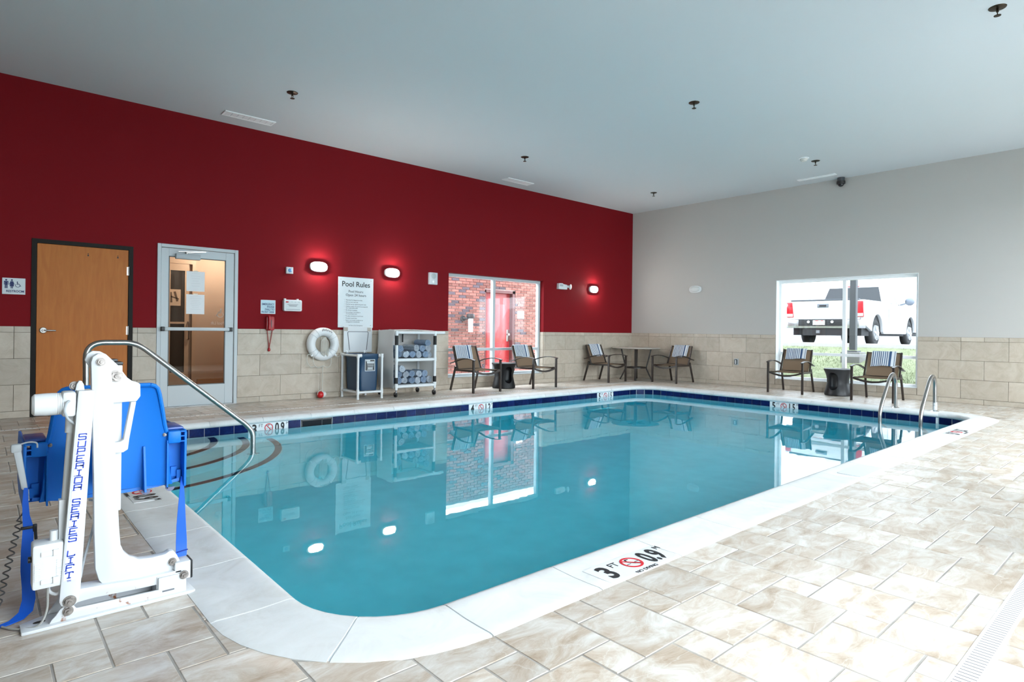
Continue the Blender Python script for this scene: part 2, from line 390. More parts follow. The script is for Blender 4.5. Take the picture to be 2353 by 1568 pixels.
# ------------------------------------------------------------------ room shell
def wall_pieces(mb, u0, u1, z0, z1, holes, put):
    """rectangles of a wall around its holes"""
    us = sorted({u0, u1}|{h[0] for h in holes if u0 < h[0] < u1}|{h[1] for h in holes if u0 < h[1] < u1})
    for a, b in zip(us, us[1:]):
        zs = [z0]; hs = sorted([h for h in holes if h[0] < (a+b)/2 < h[1]], key=lambda h: h[2]); z = z0
        for h in hs:
            if h[2] > z: put(a, b, z, min(h[2], z1))
            z = max(z, h[3])
        if z < z1: put(a, b, z, z1)
D1 = (-11.32, -10.305, 0, 2.085); D2 = (-10.037, -9.034, 0, 2.163); W1 = (-5.39, -2.97, .2, 2.12)
W2 = (-5.91, -3.51, .19, 2.126)
WAIN = 1.056
def wall(name, label, holes, u0, u1, put_axis, mat_up):
    up = MB(); wall_pieces(up, u0, u1, WAIN, H+.1, holes, lambda a, b, c, d: up.box(*put_axis(a, b, c, d)))
    lo = MB(); wall_pieces(lo, u0, u1, -.1, WAIN, holes, lambda a, b, c, d: lo.box(*put_axis(a, b, c, d)))
    o = up.build(name, mat_up); tag(o, label, 'wall', kind='structure')
    l = lo.build('tile_bed', grout_w, o)
    return o
wall_n = wall('wall_north', 'long deep red wall with two doors and a window above stone wainscot', [D1, D2, W1], WX-.2, .2, lambda a, b, c, d: ((a, .0, c), (b, .22, d)), wallred)
wall_e = wall('wall_east', 'pale greige end wall with wide window above stone wainscot', [W2], WS-.2, 0, lambda a, b, c, d: ((0, a, c), (.22, b, d)), wallgrey)
wall_s = wall('wall_south', 'greige wall with tall daylight windows beside the camera', SOUTH, WX-.2, .22, lambda a, b, c, d: ((a, WS-.22, c), (b, WS, d)), wallgrey)
wall_w = wall('wall_west', 'plain greige wall beyond the lift', [], WS, 0, lambda a, b, c, d: ((WX-.2, a, c), (WX, b, d)), wallgrey)
cl = MB().box((WX-.2, WS-.2, H), (.22, .22, H+.12)).build('ceiling', ceil_m); tag(cl, 'flat pale blue grey painted ceiling over the pool', 'ceiling', kind='structure')

# wainscot tiles: each one a piece
TILE_W = unit('tile', walltile)
def wainscot(par, u0, u1, holes, pos, anchors, P, outward):
    rows = [(0, .08, anchors[1], P), (.08, .382, anchors[0], P), (.382, .684, anchors[1], P), (.684, .986, anchors[0], P), (.986, WAIN, anchors[0], P/2)]
    G = .0045
    for z0, z1, an, pitch in rows:
        k = math.floor((u0-an)/pitch)
        while an+k*pitch < u1:
            a = max(an+k*pitch, u0); b = min(an+(k+1)*pitch, u1); k += 1
            parts = [(a, b, z0, z1)]
            for h in holes:
                nx = []
                for (p, q, r, s) in parts:
                    if h[1] <= p or h[0] >= q or h[3] <= r or h[2] >= s: nx.append((p, q, r, s)); continue
                    if p < h[0]: nx.append((p, h[0], r, s))
                    if q > h[1]: nx.append((h[1], q, r, s))
                    if r < h[2]: nx.append((max(p, h[0]), min(q, h[1]), r, h[2]))
                    if s > h[3]: nx.append((max(p, h[0]), min(q, h[1]), h[3], s))
                parts = nx
            for (p, q, r, s) in parts:
                if q-p < .012 or s-r < .012: continue
                loc, sc = pos((p+q)/2, (r+s)/2, q-p-G, s-r-G); inst(TILE_W, 'tile', par, loc, sc)
T = .014
wainscot(wall_n, -12.6, -.001, [D1, D2, W1], lambda u, z, du, dz: ((u, -T/2+.001, z), (du, T, dz)), (-8.42, -8.11), .61, 0)
wainscot(wall_e, -9.0, -.014, [W2], lambda u, z, du, dz: ((-T/2+.001, u, z), (T, du, dz)), (-1.105, -1.405), .60, 0)
for (z0, z1) in ((.2, .382), (.382, .684), (.684, .986), (.986, WAIN)):      # tiled returns of the window in the red wall
    for x in (W1[0]+.005, W1[1]-.005):
        inst(TILE_W, 'tile', wall_n, (x, .05, (z0+z1)/2), (.01, .1, z1-z0-.0045))

# ------------------------------------------------------------------ pool outline
PX0, PX1, PY0, PY1, PR = -10.81, -1.80, -7.03, -1.68, .40       # inner edge of the coping
CW = .325                                                        # coping width
WL = -.142                                                       # water level
SEGS = []      # (length, fn(s)->(point, outward normal))
def straight(p, q, n):
    p, q = Vector(p), Vector(q); L = (q-p).length; d = (q-p)/L
    SEGS.append((L, lambda s: (p+d*s, Vector(n)), 's', 1))
def corner(c, a0):
    c = Vector(c); L = PR*PI/2
    SEGS.append((L, lambda s: ((c+Vector((math.cos(math.radians(a0)+s/PR), math.sin(math.radians(a0)+s/PR)))*PR), Vector((math.cos(math.radians(a0)+s/PR), math.sin(math.radians(a0)+s/PR)))), 'c', 4))
straight((PX0+PR, PY0), (PX1-PR, PY0), (0, -1))
corner((PX1-PR, PY0+PR), 270)
straight((PX1, PY0+PR), (PX1, PY1-PR), (1, 0))
corner((PX1-PR, PY1-PR), 0)
straight((PX1-PR, PY1), (PX0+PR, PY1), (0, 1))
corner((PX0+PR, PY1-PR), 90)
straight((PX0, PY1-PR), (PX0, PY0+PR), (-1, 0))
corner((PX0+PR, PY0+PR), 180)
def outline(off, n=10):
    out = []
    for L, fn, t, k in SEGS:
        m = n if t == 'c' else 1
        for i in range(m):
            p, nn = fn(L*i/m); out.append((p.x+nn.x*off, p.y+nn.y*off))
    return out

# ------------------------------------------------------------------ floor: grout bed and hopscotch tiles
fl = MB()
ox0, ox1, oy0, oy1 = PX0-.1, PX1+.1, PY0-.1, PY1+.1
for a, b in (((WX-.2, WS-.2), (ox0, .25)), ((ox1, WS-.2), (.22, .25)), ((ox0, WS-.2), (ox1, oy0)), ((ox0, oy1), (ox1, .25))):
    fl.box((a[0], a[1], -.12), (b[0], b[1], -.0022))
for cx, cy in ((ox0, oy0), (ox1, oy0), (ox0, oy1), (ox1, oy1)):          # fill behind the rounded corners
    sx = 1 if cx == ox0 else -1; sy = 1 if cy == oy0 else -1
    fl.box((min(cx, cx+sx*.12), min(cy, cy+sy*.12), -.12), (max(cx, cx+sx*.12), max(cy, cy+sy*.12), -.006))
floor = fl.build('floor', grout_f); tag(floor, 'pool deck floor of beige square tiles in hopscotch pattern', 'floor', kind='structure')
UX, UY, X0, Y0 = .1475, .150, -9.82, -7.485
OX0, OX1, OY0, OY1, OR = PX0-CW, PX1+CW, PY0-CW, PY1+CW, PR+CW
def clip(poly, n, d):
    """keep the part with n.p >= d"""
    out = []
    for i in range(len(poly)):
        p, q = poly[i], poly[(i+1) % len(poly)]; a = n[0]*p[0]+n[1]*p[1]-d; b = n[0]*q[0]+n[1]*q[1]-d
        if a >= 0: out.append(p)
        if (a < 0) != (b < 0):
            t = a/(a-b); out.append((p[0]+(q[0]-p[0])*t, p[1]+(q[1]-p[1])*t))
    return out
def clip_pool(poly):
    xs = [p[0] for p in poly]; ys = [p[1] for p in poly]
    if max(xs) <= OX0 or min(xs) >= OX1 or max(ys) <= OY0 or min(ys) >= OY1: return [poly]
    cx, cy = sum(xs)/len(xs), sum(ys)/len(ys)
    inx = cx < OX0+OR or cx > OX1-OR; iny = cy < OY0+OR or cy > OY1-OR
    if inx and iny:
        ax = OX0+OR if cx < OX0+OR else OX1-OR; ay = OY0+OR if cy < OY0+OR else OY1-OR
        d = Vector((cx-ax, cy-ay))
        if d.length < .35: return []
        d.normalize(); r = OR-.012
        q = clip(poly, d, d.x*ax+d.y*ay+r); return [q] if len(q) > 2 else []
    # nearest straight side
    opt = [(cx-OX0, (-1, 0), -OX0), (OX1-cx, (1, 0), OX1), (cy-OY0, (0, -1), -OY0), (OY1-cy, (0, 1), OY1)]
    _, n, d = min(opt, key=lambda t: t[0])
    q = clip(poly, n, d); return [q] if len(q) > 2 else []
GT = .0035
tiles = []
for m in range(-70, 71):
    for n in range(-70, 71):
        i0, j0 = 2*m-n, m+2*n
        for (i, j, sz) in ((i0-2, j0, 2), (i0-1, j0+2, 1)):
            x = X0+UX*i; y = Y0-UY*j
            a, b, c, d = x+GT, x+UX*sz-GT, y-UY*sz+GT, y-GT
            if b < WX or a > -.014 or d < WS or c > -.014: continue
            full = a >= WX and b <= -.014 and c >= WS and d <= -.014
            a, b, c, d = max(a, WX), min(b, -.014), max(c, WS), min(d, -.014)
            if b-a < .01 or d-c < .01: continue
            poly = [(a, c), (b, c), (b, d), (a, d)]
            for q in clip_pool(poly):
                tiles.append((q, full and q == poly, sz))
YAW = math.radians(41.46882)
def seen(q):
    x = sum(p[0] for p in q)/len(q); y = sum(p[1] for p in q)/len(q)
    dx, dy = x-CAM.x, y-CAM.y; z = dx*math.sin(YAW)+dy*math.cos(YAW); u = dx*math.cos(YAW)-dy*math.sin(YAW)
    if z < .4: return 0
    px = u/z; py = CAM.z/z
    if abs(px) > .87 or py > .60: return 0
    ar = abs(sum(q[i][0]*q[(i+1) % len(q)][1]-q[(i+1) % len(q)][0]*q[i][1] for i in range(len(q))))/2
    return ar/z**3
order = sorted(range(len(tiles)), key=lambda k: -seen(tiles[k][0]))
own = set(order[:300])
def tile_geo(q, z=0, t=.012, ch=.0016):
    c = (sum(p[0] for p in q)/len(q), sum(p[1] for p in q)/len(q)); n = len(q)
    ins = [(p[0]+(ch if c[0] > p[0] else -ch), p[1]+(ch if c[1] > p[1] else -ch)) for p in q]
    vs = [(x, y, z-t) for x, y in q]+[(x, y, z-ch) for x, y in q]+[(x, y, z) for x, y in ins]
    fs = [tuple(range(2*n, 3*n))]
    for lv in (0, 1):
        for i in range(n): j = (i+1) % n; fs.append((lv*n+i, lv*n+j, lv*n+n+j, lv*n+n+i))
    return vs, fs
def sq(s):
    hx, hy = UX*s/2-GT, UY*s/2-GT
    return MB().add(*tile_geo([(-hx, -hy), (hx, -hy), (hx, hy), (-hx, hy)])).mesh('tile', floortile)
SQ = {1: sq(1), 2: sq(2)}
rest = MB(); rr = []
for k, (q, full, sz) in enumerate(tiles):
    if k in own:
        cx, cy = sum(p[0] for p in q)/len(q), sum(p[1] for p in q)/len(q)
        if full: inst(SQ[sz], 'tile', floor, (cx, cy, random.uniform(-.0008, .0005)))
        else: MB().add(*tile_geo([(x-cx, y-cy) for x, y in q])).build('tile', floortile, floor, (cx, cy, 0))
    else:
        a = len(rest.f); rest.add(*tile_geo(q)); rr += [random.random()]*(len(rest.f)-a)
me = bpy.data.meshes.new('tile_field'); me.from_pydata(rest.v, [], rest.f); me.materials.append(floortile)
at = me.attributes.new('rnd', 'FLOAT', 'FACE'); at.data.foreach_set('value', rr)
tf = bpy.data.objects.new('tile_field', me); COL.objects.link(tf); tf.parent = floor; tf['kind'] = 'stuff'

# ------------------------------------------------------------------ pool
pool = root('swimming_pool', kind='structure', label='rectangular indoor pool with rounded corners, pale coping and navy tile band', cat='pool')
FZ = lambda x: -1.12-.62*max(0, min(1, (x+9.2)/6.5))            # pool floor depth
wallm = MB(); o1 = outline(.035, 10)
n = len(o1)
vs = [(x, y, -.05) for x, y in o1]+[(x, y, FZ(x)-.02) for x, y in o1]
wallm.add(vs, [(i, (i+1) % n, n+(i+1) % n, n+i) for i in range(n)])
wb = wallm.build('basin_wall', plaster, pool)
fm = MB(); xs = [PX0-.05+(PX1-PX0+.1)*k/24 for k in range(25)]
fv = []; 
for x in xs: fv += [(x, PY0-.05, FZ(x)), (x, PY1+.05, FZ(x))]
fm.add(fv, [(2*k, 2*k+2, 2*k+3, 2*k+1) for k in range(24)]); fm.build('basin_floor', plaster, pool)
gb = MB(); o2 = outline(.030, 10); gz = (-.05, -.208)
gb.add([(x, y, gz[0]) for x, y in o2]+[(x, y, gz[1]) for x, y in o2]+[(x, y, gz[0]) for x, y in o1]+[(x, y, gz[1]) for x, y in o1],
       [(i, (i+1) % n, n+(i+1) % n, n+i) for i in range(n)]+[(n+i, n+(i+1) % n, 3*n+(i+1) % n, 3*n+i) for i in range(n)])
gb.build('grout_band', grout_p, pool)
# coping stones
PROF = [(.05, -.060), (.018, -.057), (.004, -.046), (0, -.031), (.004, -.014), (.018, .003), (.040, .0085), (.09, .006), (.16, .0025), (.25, .003), (CW-.02, .005), (CW, .001), (CW, -.02)]
def coping_piece(fn, s0, s1, k, name='coping_stone', m=coping_m, dz=0, prof=PROF, par=pool):
    mb = MB(); rows = []
    for i in range(k+1):
        p, nn = fn(s0+(s1-s0)*i/k); rows.append([(p.x+nn.x*a, p.y+nn.y*a, z+dz) for a, z in prof])
    np_ = len(prof); vs = [v for r in rows for v in r]; fs = []
    for i in range(k):
        for j in range(np_-1): fs.append((i*np_+j, i*np_+j+1, (i+1)*np_+j+1, (i+1)*np_+j))
        fs.append((i*np_+np_-1, i*np_, (i+1)*np_, (i+1)*np_+np_-1))
    mb.add(vs, fs, True); mb.add(rows[0], [tuple(range(np_))]); mb.add(rows[-1], [tuple(range(np_))[::-1]])
    return mb.build(name, m, par)
for L, fn, t, k in SEGS:
    npc = 2 if t == 'c' and False else (1 if t == 'c' else max(1, round(L/.605)))
    if t == 'c': npc = 2
    for i in range(npc):
        g = .003; coping_piece(fn, L*i/npc+g, L*(i+1)/npc-g, 5 if t == 'c' else 1)
    coping_piece(fn, 0, L, 10 if t == 'c' else 1, 'coping_grout', grout_f if False else grout_p, -.004, [(a+(.004 if a < .1 else -.004), z) for a, z in PROF])
# waterline tiles
WT = unit('tile', bluetile)
def band_tile(fn, s, wdt, dn=.0275):
    p, nn = fn(s); q = p+nn*dn
    o = inst(WT, 'tile', pool, (q.x, q.y, -.137), (wdt, .011, .150), (0, 0, math.atan2(nn.y, nn.x)+PI/2))
    return o
def run(fn, a, b, pitch=.157, anchor=None, dn=.0275):
    """tiles filling arc length a..b; anchor: arc length of one joint"""
    an = a if anchor is None else anchor
    k = math.ceil((a-an)/pitch-1e-6); js = []
    while an+k*pitch < b-1e-6: js.append(an+k*pitch); k += 1
    js = sorted([a]+[j for j in js if a+1e-4 < j < b-1e-4]+[b])
    for p, q in zip(js, js[1:]):
        if q-p > .03: band_tile(fn, (p+q)/2, q-p-.007, dn)
def marker(par, org, right, up, normal, s, parts, wd, ht, nodive=False, lift=0):
    """white depth marker plate with its figures; org = middle of the plate"""
    right, up, normal = Vector(right), Vector(up), Vector(normal); org = Vector(org)
    mb = MB(); mb.prism([(-wd/2, -ht/2), (wd/2, -ht/2), (wd/2, ht/2), (-wd/2, ht/2)], lambda u, v, d: org+right*u+up*v+normal*d, -.008, 0)
    o = mb.build('depth_marker', marker_m, par)
    P = lambda u, v, d=.0012: org+right*u+up*(v+lift)+normal*d
    feet, metres = parts
    text('lettering', feet, .150*s, ink, o, P(-wd*.42, -.052*s), right, up, 'LEFT', .0005, .80, .0045*s)
    text('lettering', 'FT', .052*s, ink, o, P(-wd*.42+.078*s, .016*s), right, up, 'LEFT', .0005, .9)
    text('lettering', metres, .150*s, ink, o, P(wd*.16, -.052*s), right, up, 'LEFT', .0005, .62, .0045*s)
    text('lettering', 'M', .044*s, ink, o, P(wd*.16+.132*s, .026*s), right, up)
    ic = MB(); R, r = .050*s, .040*s; N = 28
    for k in range(N):
        a, b = 2*PI*k/N, 2*PI*(k+1)/N
        ic.prism([(R*math.cos(a), R*math.sin(a)), (R*math.cos(b), R*math.sin(b)), (r*math.cos(b), r*math.sin(b)), (r*math.cos(a), r*math.sin(a))], lambda u, v, d: P(u, v+.004*s, d), .0005, .0018)
    c = .7071
    ic.prism([(-r*c-.004*s, r*c), (-r*c+.002*s, r*c+.006*s), (r*c+.004*s, -r*c), (r*c-.002*s, -r*c-.006*s)], lambda u, v, d: P(u, v+.004*s, d), .0016, .0022)
    ic.build('no_diving_sign', redink, o)
    dv = MB()
    for a, b, wv in (((-.012, .014), (.010, -.014), .009), ((.010, -.014), (.026, -.030), .006), ((-.012, .014), (-.004, .034), .007), ((-.004, .034), (.012, .030), .006), ((-.036, -.006), (-.012, -.006), .003), ((.014, -.004), (.036, -.004), .003)):
        a, b = Vector(a)*s, Vector(b)*s; d = (b-a).normalized(); q = Vector((-d.y, d.x))*wv*s/2
        dv.prism([tuple(a-q), tuple(b-q), tuple(b+q), tuple(a+q)], lambda u, v, e: P(u, v+.004*s, e), .0005, .0014)
    dv.build('diver_figure', ink, o)
    if nodive: text('lettering', 'NO DIVING', .026*s, ink, o, P(0, -.083*s), right, up, 'CENTER')
    return o
fwall = SEGS[4][1]; fL = SEGS[4][0]; fx = lambda x: (PX1-PR)-x       # arc length on the far wall from x
SK = (-8.775, -8.36)
M1 = (-9.402, -8.931); M2 = (-6.165, -5.694); M3 = (-3.183, -2.712)
run(fwall, 0, fx(M3[1]), anchor=fx(M3[1])); run(fwall, fx(M3[0]), fx(M2[1]), (fx(M2[1])-fx(M3[0]))/16); run(fwall, fx(M2[0]), fx(SK[1]), (fx(SK[1])-fx(M2[0]))/14)
run(fwall, fx(SK[0]), fx(M1[1])); run(fwall, fx(M1[0]), fL)
rwall = SEGS[2][1]; rL = SEGS[2][0]; ry = lambda y: y-(PY0+PR)
MR = (-4.716, -4.245)
run(rwall, 0, ry(MR[0]), anchor=ry(MR[0])); run(rwall, ry(MR[1]), rL)
for k in (1, 3, 5, 7): run(SEGS[k][1], 0, SEGS[k][0], dn=.0185)
run(SEGS[0][1], 0, SEGS[0][0]); run(SEGS[6][1], 0, SEGS[6][0])
for (a, b), tx in ((M1, ('3', '0.9')), (M2, ('4', '1.2')), (M3, ('5', '1.5'))):
    marker(pool, ((a+b)/2, PY1+.021, -.137), (1, 0, 0), (0, 0, 1), (0, -1, 0), 1.0, tx, b-a-.006, .152, False, .014)
marker(pool, (PX1+.021, (MR[0]+MR[1])/2, -.137), (0, -1, 0), (0, 0, 1), (-1, 0, 0), 1.0, ('5', '1.5'), MR[1]-MR[0]-.006, .152, False, .014)
marker(pool, (-9.50, -7.262  , .0056), (1, 0, 0), (0, 1, 0), (0, 0, 1), 1.12, ('3', '0.9'), .50, .165, True)
marker(pool, (-10.98, -4.50  , .0056), (0, -1, 0), (1, 0, 0), (0, 0, 1), 1.12, ('3', '0.9'), .50, .165, True)
marker(pool, (-3.62, -7.235  , .0056), (1, 0, 0), (0, 1, 0), (0, 0, 1), 1.12, ('5', '1.5'), .50, .165, True)
hl = MB(); hl.xy(rrect(-6.80, -7.335, -6.34, -7.15, .02), .003, .0085); hl.build('cover_plate', M('dull_plate', (.64, .66, .68), .5), pool)
# skimmer mouth
sk = MB(); y = PY1+.036
sk.box((SK[0], y, -.215), (SK[1], y+.25, -.205)); sk.box((SK[0], y, -.068), (SK[1], y+.25, -.058))
sk.box((SK[0], y+.24, -.215), (SK[1], y+.25, -.065)); sk.box((SK[0], y, -.215), (SK[0]+.01, y+.25, -.065)); sk.box((SK[1]-.01, y, -.215), (SK[1], y+.25, -.065))
skm = MB(); skm.box((SK[0]+.006, PY1+.022, -.208), (SK[1]-.006, PY1+.034, -.198)).box((SK[0]+.006, PY1+.022, -.082), (SK[1]-.006, PY1+.034, -.066)).box((SK[0]+.006, PY1+.022, -.208), (SK[0]+.018, PY1+.034, -.066)).box((SK[1]-.018, PY1+.022, -.208), (SK[1]-.006, PY1+.034, -.066)).box((SK[0]+.27, PY1+.022, -.208), (SK[0]+.278, PY1+.034, -.066))
so = skm.build('skimmer', charcoal, pool)
MB().box((SK[0]+.018, PY1+.026, -.198), (SK[1]-.018, PY1+.0335, -.082)).build('skimmer_mouth_shade', M('dark_flap_and_mouth_shade', (.012, .015, .02), .5, spec=.1), so)  # panel coloured dark to stand for the shade inside the skimmer opening
# entry steps in the far left corner
STEPS = [(1.08, -.30), (1.40, -.48), (1.73, -.74)]
cx, cy = PX0-.03, PY1+.03
for r, z in STEPS[::-1]:
    st = MB(); arc = arc2(cx, cy, r, 0, -90, 28)
    st.xy([(cx, cy)]+arc[::-1] if False else [(cx, cy)]+arc, -1.2, z); so = st.build('step', plaster, pool)
    eb = MB(); a1 = arc2(cx, cy, r-.012, 0, -90, 28); a2 = arc2(cx, cy, r-.085, 0, -90, 28)
    for k in range(28):
        eb.prism([a1[k], a1[k+1], a2[k+1], a2[k]], lambda u, v, d: (u, v, d), z+.001, z+.004)
    eb.build('step_edge', stepedge, so)
# water
wm = MB(); o3 = outline(.045, 10); wm.xy(o3, -2.2, WL)
wo = wm.build('pool_water', water_m); tag(wo, 'clear turquoise pool water with mirror reflections', 'water', kind='structure')

# ------------------------------------------------------------------ windows
def window(name, label, org, right, inward, wd, z0, z1, mull, zbar, m=alu, fw=.055, glassm=glass):
    """org = floor point under one jamb at the frame's middle depth; right = along the wall; inward = into the room"""
    org, R, N = Vector(org), Vector(right), Vector(inward)
    o = root(name, label=label, cat='window', kind='structure')
    def slab(nm, u0, u1, a, b, d0, d1, mt):
        mb = MB(); mb.prism([(u0, a), (u1, a), (u1, b), (u0, b)], lambda u, v, d: org+R*u+Vector((0, 0, v))+N*d, d0, d1)
        return mb.build(nm, mt, o, bevel=.003 if nm == 'frame_bar' else 0, seg=1)
    slab('frame_bar', 0, wd, z0, z0+fw, -.04, .04, m); slab('frame_bar', 0, wd, z1-fw, z1, -.04, .04, m)
    slab('frame_bar', 0, fw, z0+fw, z1-fw, -.04, .04, m); slab('frame_bar', wd-fw, wd, z0+fw, z1-fw, -.04, .04, m)
    us = [0]+list(mull)+[wd]
    for u in mull: slab('mullion', u-.03, u+.03, z0+fw, z1-fw, -.038, .038, m)
    for a, b in zip(us, us[1:]):
        a2 = a+(fw if a == 0 else .03); b2 = b-(fw if b == wd else .03)
        if zbar:
            slab('transom_bar', a2, b2, zbar-.025, zbar+.025, -.036, .036, m)
            slab('pane', a2, b2, z0+fw, zbar-.025, -.002, .002, glassm); slab('pane', a2, b2, zbar+.025, z1-fw, -.002, .002, glassm)
        else: slab('pane', a2, b2, z0+fw, z1-fw, -.002, .002, glassm)
    slab('sill', -.0, wd, z0-.001, z0+.012, .04, .115, m)
    return o
window('window_1', 'four pane aluminium window in the red wall looking onto brick', (W1[0], .145, 0), (1, 0, 0), (0, -1, 0), W1[1]-W1[0], W1[2], W1[3], [1.17], .71)
w2 = window('window_2', 'four pane white framed window in the greige wall showing a pickup', (.145, W2[1], 0), (0, -1, 0), (-1, 0, 0), W2[1]-W2[0], W2[2], W2[3], [1.21], .70, white2, glassm=glass_dimming)
jm = MB()
jm.box((-.002, W2[1]-.008, W2[2]), (.11, W2[1]+.001, W2[3])).box((-.002, W2[0]-.001, W2[2]), (.11, W2[0]+.008, W2[3])).box((-.002, W2[0], W2[3]-.008), (.11, W2[1], W2[3]+.001))
jm.build('jamb_lining', white2, w2)
for i, (a, b, c, d) in enumerate(SOUTH):
    window('window_%d' % (3+i), ['tall window in the near wall closest to the lift', 'tall window in the middle of the near wall', 'tall window in the near wall closest to the end wall'][i], (a, WS-.15, 0), (1, 0, 0), (0, 1, 0), b-a, c, d, [(b-a)/2], None)

# ------------------------------------------------------------------ restroom door
d1 = root('door_1', label='orange maple veneer door in a black steel frame', cat='door', kind='structure')
fr = MB(); x0, x1, zt = D1[0], D1[1], D1[3]; F = .048
fr.box((x0, -.012, 0), (x0+F, .17, zt)).box((x1-F, -.012, 0), (x1, .17, zt)).box((x0+F, -.012, zt-F), (x1-F, .17, zt))
fr.box((x0+F, .05, 0), (x0+F+.012, .17, zt-F)).box((x1-F-.012, .05, 0), (x1-F, .17, zt-F)).box((x0+F, .05, zt-F-.012), (x1-F, .17, zt-F))
fr.build('frame', M('black_door_frame', (.010, .008, .006), .5, spec=.15), d1)
sl = MB().box((x0+F+.003, 0.0, .008), (x1-F-.003, .044, zt-F-.003)).build('slab', wood, d1, bevel=.002, seg=1)
hd = MB(); hx, hz = -11.205, 1.012
hd.lathe([(.0, -.018), (.030, -.018), (.036, -.012), (.036, .001)], 24, (hx, .0, hz), 'y'); hd.lathe([(.0, -.062), (.012, -.062), (.014, -.018)], 16, (hx, 0, hz), 'y')
hd.tube(fillet([(hx, -.055, hz), (hx+.02, -.06, hz), (hx+.115, -.055, hz-.003)], .02), .009, 10)
hd.build('lever_handle', M('satin_metal', (.34, .33, .31), .38, .9), sl)
for z in (1.77, 1.017, .27): MB().cyl((x1-F-.002, -.006, z-.055), (x1-F-.002, -.006, z+.055), .007, 10).box((x1-F-.02, -.003, z-.052), (x1-F+.012, .001, z+.052)).build('hinge', steel, d1)
for x in (-10.778, -10.471):
    MB().lathe([(0, -.0015), (.009, -.0015), (.009, .001)], 12, (x, 0, 1.932), 'y').lathe([(0, -.0015), (.006, -.0015), (.006, .001)], 12, (x, 0, 1.952), 'y').build('screw_hole', ink, sl)
bk = MB().box((-11.5, .3, -.02), (-10.2, .32, 2.3)).build('wall_restroom', M('restroom_paint', (.4, .38, .35), .8)); tag(bk, 'plain wall behind the closed maple restroom door', 'wall', kind='structure')

# ------------------------------------------------------------------ glazed door and the corridor behind it
d2 = root('door_2', label='pale grey aluminium door with tall glass pane and push bar', cat='door', kind='structure')
x0, x1, zt = D2[0], D2[1], D2[3]; F = .045
fr = MB(); fr.box((x0, -.02, 0), (x0+F, .16, zt)).box((x1-F, -.02, 0), (x1, .16, zt)).box((x0+F, -.02, zt-F), (x1-F, .16, zt))
fr.build('frame', alu, d2, bevel=.003, seg=1)
gx0, gx1, gz0, gz1 = -9.90, -9.193, .288, 2.007
a, b, c, d = x0+F+.004, x1-F-.004, .010, zt-F-.004
for q in ((a, gx0, c, d), (gx1, b, c, d), (gx0, gx1, c, gz0), (gx0, gx1, gz1, d)):
    MB().box((q[0], .0, q[2]), (q[1], .045, q[3])).build('stile', alu, d2, bevel=.0025, seg=1)
MB().box((gx0, .018, gz0), (gx1, .024, gz1)).build('pane', glass_dark, d2)
MB().box((gx0-.002, .0, gz0-.002), (gx0+.010, .018, gz1)).box((gx1-.010, .0, gz0), (gx1+.002, .018, gz1)).box((gx0, .0, gz0-.002), (gx1, .018, gz0+.010)).box((gx0, .0, gz1-.010), (gx1, .018, gz1+.002)).build('glazing_bead', M('dark_bead', (.10, .11, .11), .5), d2)
pb = MB().box((-9.955, -.075, 1.022), (-9.155, -.035, 1.066)).build('push_bar', alu, d2, bevel=.006)
for xx in ((-9.995, -9.955), (-9.155, -9.115)): MB().box((xx[0], -.08, 1.014), (xx[1], .001, 1.072)).build('end_cap', black, pb, bevel=.006)
co = MB().box((-9.83, -.075, 1.975), (-9.535, .0, 2.045)).build('door_closer', grey, d2, bevel=.006)
ar = MB(); ar.bar((-9.70, -.045, 2.062), (-9.47, -.075, 2.088), .022, .010).bar((-9.80, -.05, 2.07), (-9.47, -.075, 2.094), .022, .008).cyl((-9.70, -.045, 2.04), (-9.70, -.045, 2.075), .014, 12)
ar.build('closer_arm', steel, co)
MB().cyl((x1-F+.002, -.004, .0), (x1-F+.002, -.004, zt-F), .006, 8).build('hinge', steel, d2)
MB().box((x0, -.03, 0), (x1, .16, .009)).build('threshold', M('threshold_metal', (.3, .3, .3), .4, .8), d2)
sk_ = M('frosted_decal', (.40, .33, .27), .7)
st = text('lettering', 'Pool Lift', .062, sk_, d2, (-9.197, .0165, 1.11), (-1, 0, 0), (0, 0, 1), 'LEFT', .0002, .85)
def wheelchair(mb, P, s):
    def seg(a, b, wv):
        a, b = Vector(a), Vector(b); d_ = (b-a).normalized(); q = Vector((-d_.y, d_.x))*wv/2
        mb.prism([tuple(a-q), tuple(b-q), tuple(b+q), tuple(a+q)], lambda u, v, e: P(u*s, v*s, e), 0, .0012)
    mb.prism(arc2(-.02, .40, .075, 0, 330, 11), lambda u, v, e: P(u*s, v*s, e), 0, .0012)
    seg((-.03, .32), (.0, .03), .085); seg((.0, .05), (.24, .05), .075); seg((.22, .07), (.35, -.22), .075); seg((.33, -.2), (.43, -.17), .06); seg((-.01, .19), (.19, .19), .05)
    A = arc2(.03, -.10, .29, 130, 350, 18); B = arc2(.03, -.10, .225, 130, 350, 18)
    for k in range(18): mb.prism([A[k], A[k+1], B[k+1], B[k]], lambda u, v, e: P(u*s, v*s, e), 0, .0012)
wc = MB(); wheelchair(wc, lambda u, v, e: Vector((-9.25-u, .0165-e, 1.265+v)), .15); wc.build('wheelchair_symbol', sk_, d2)

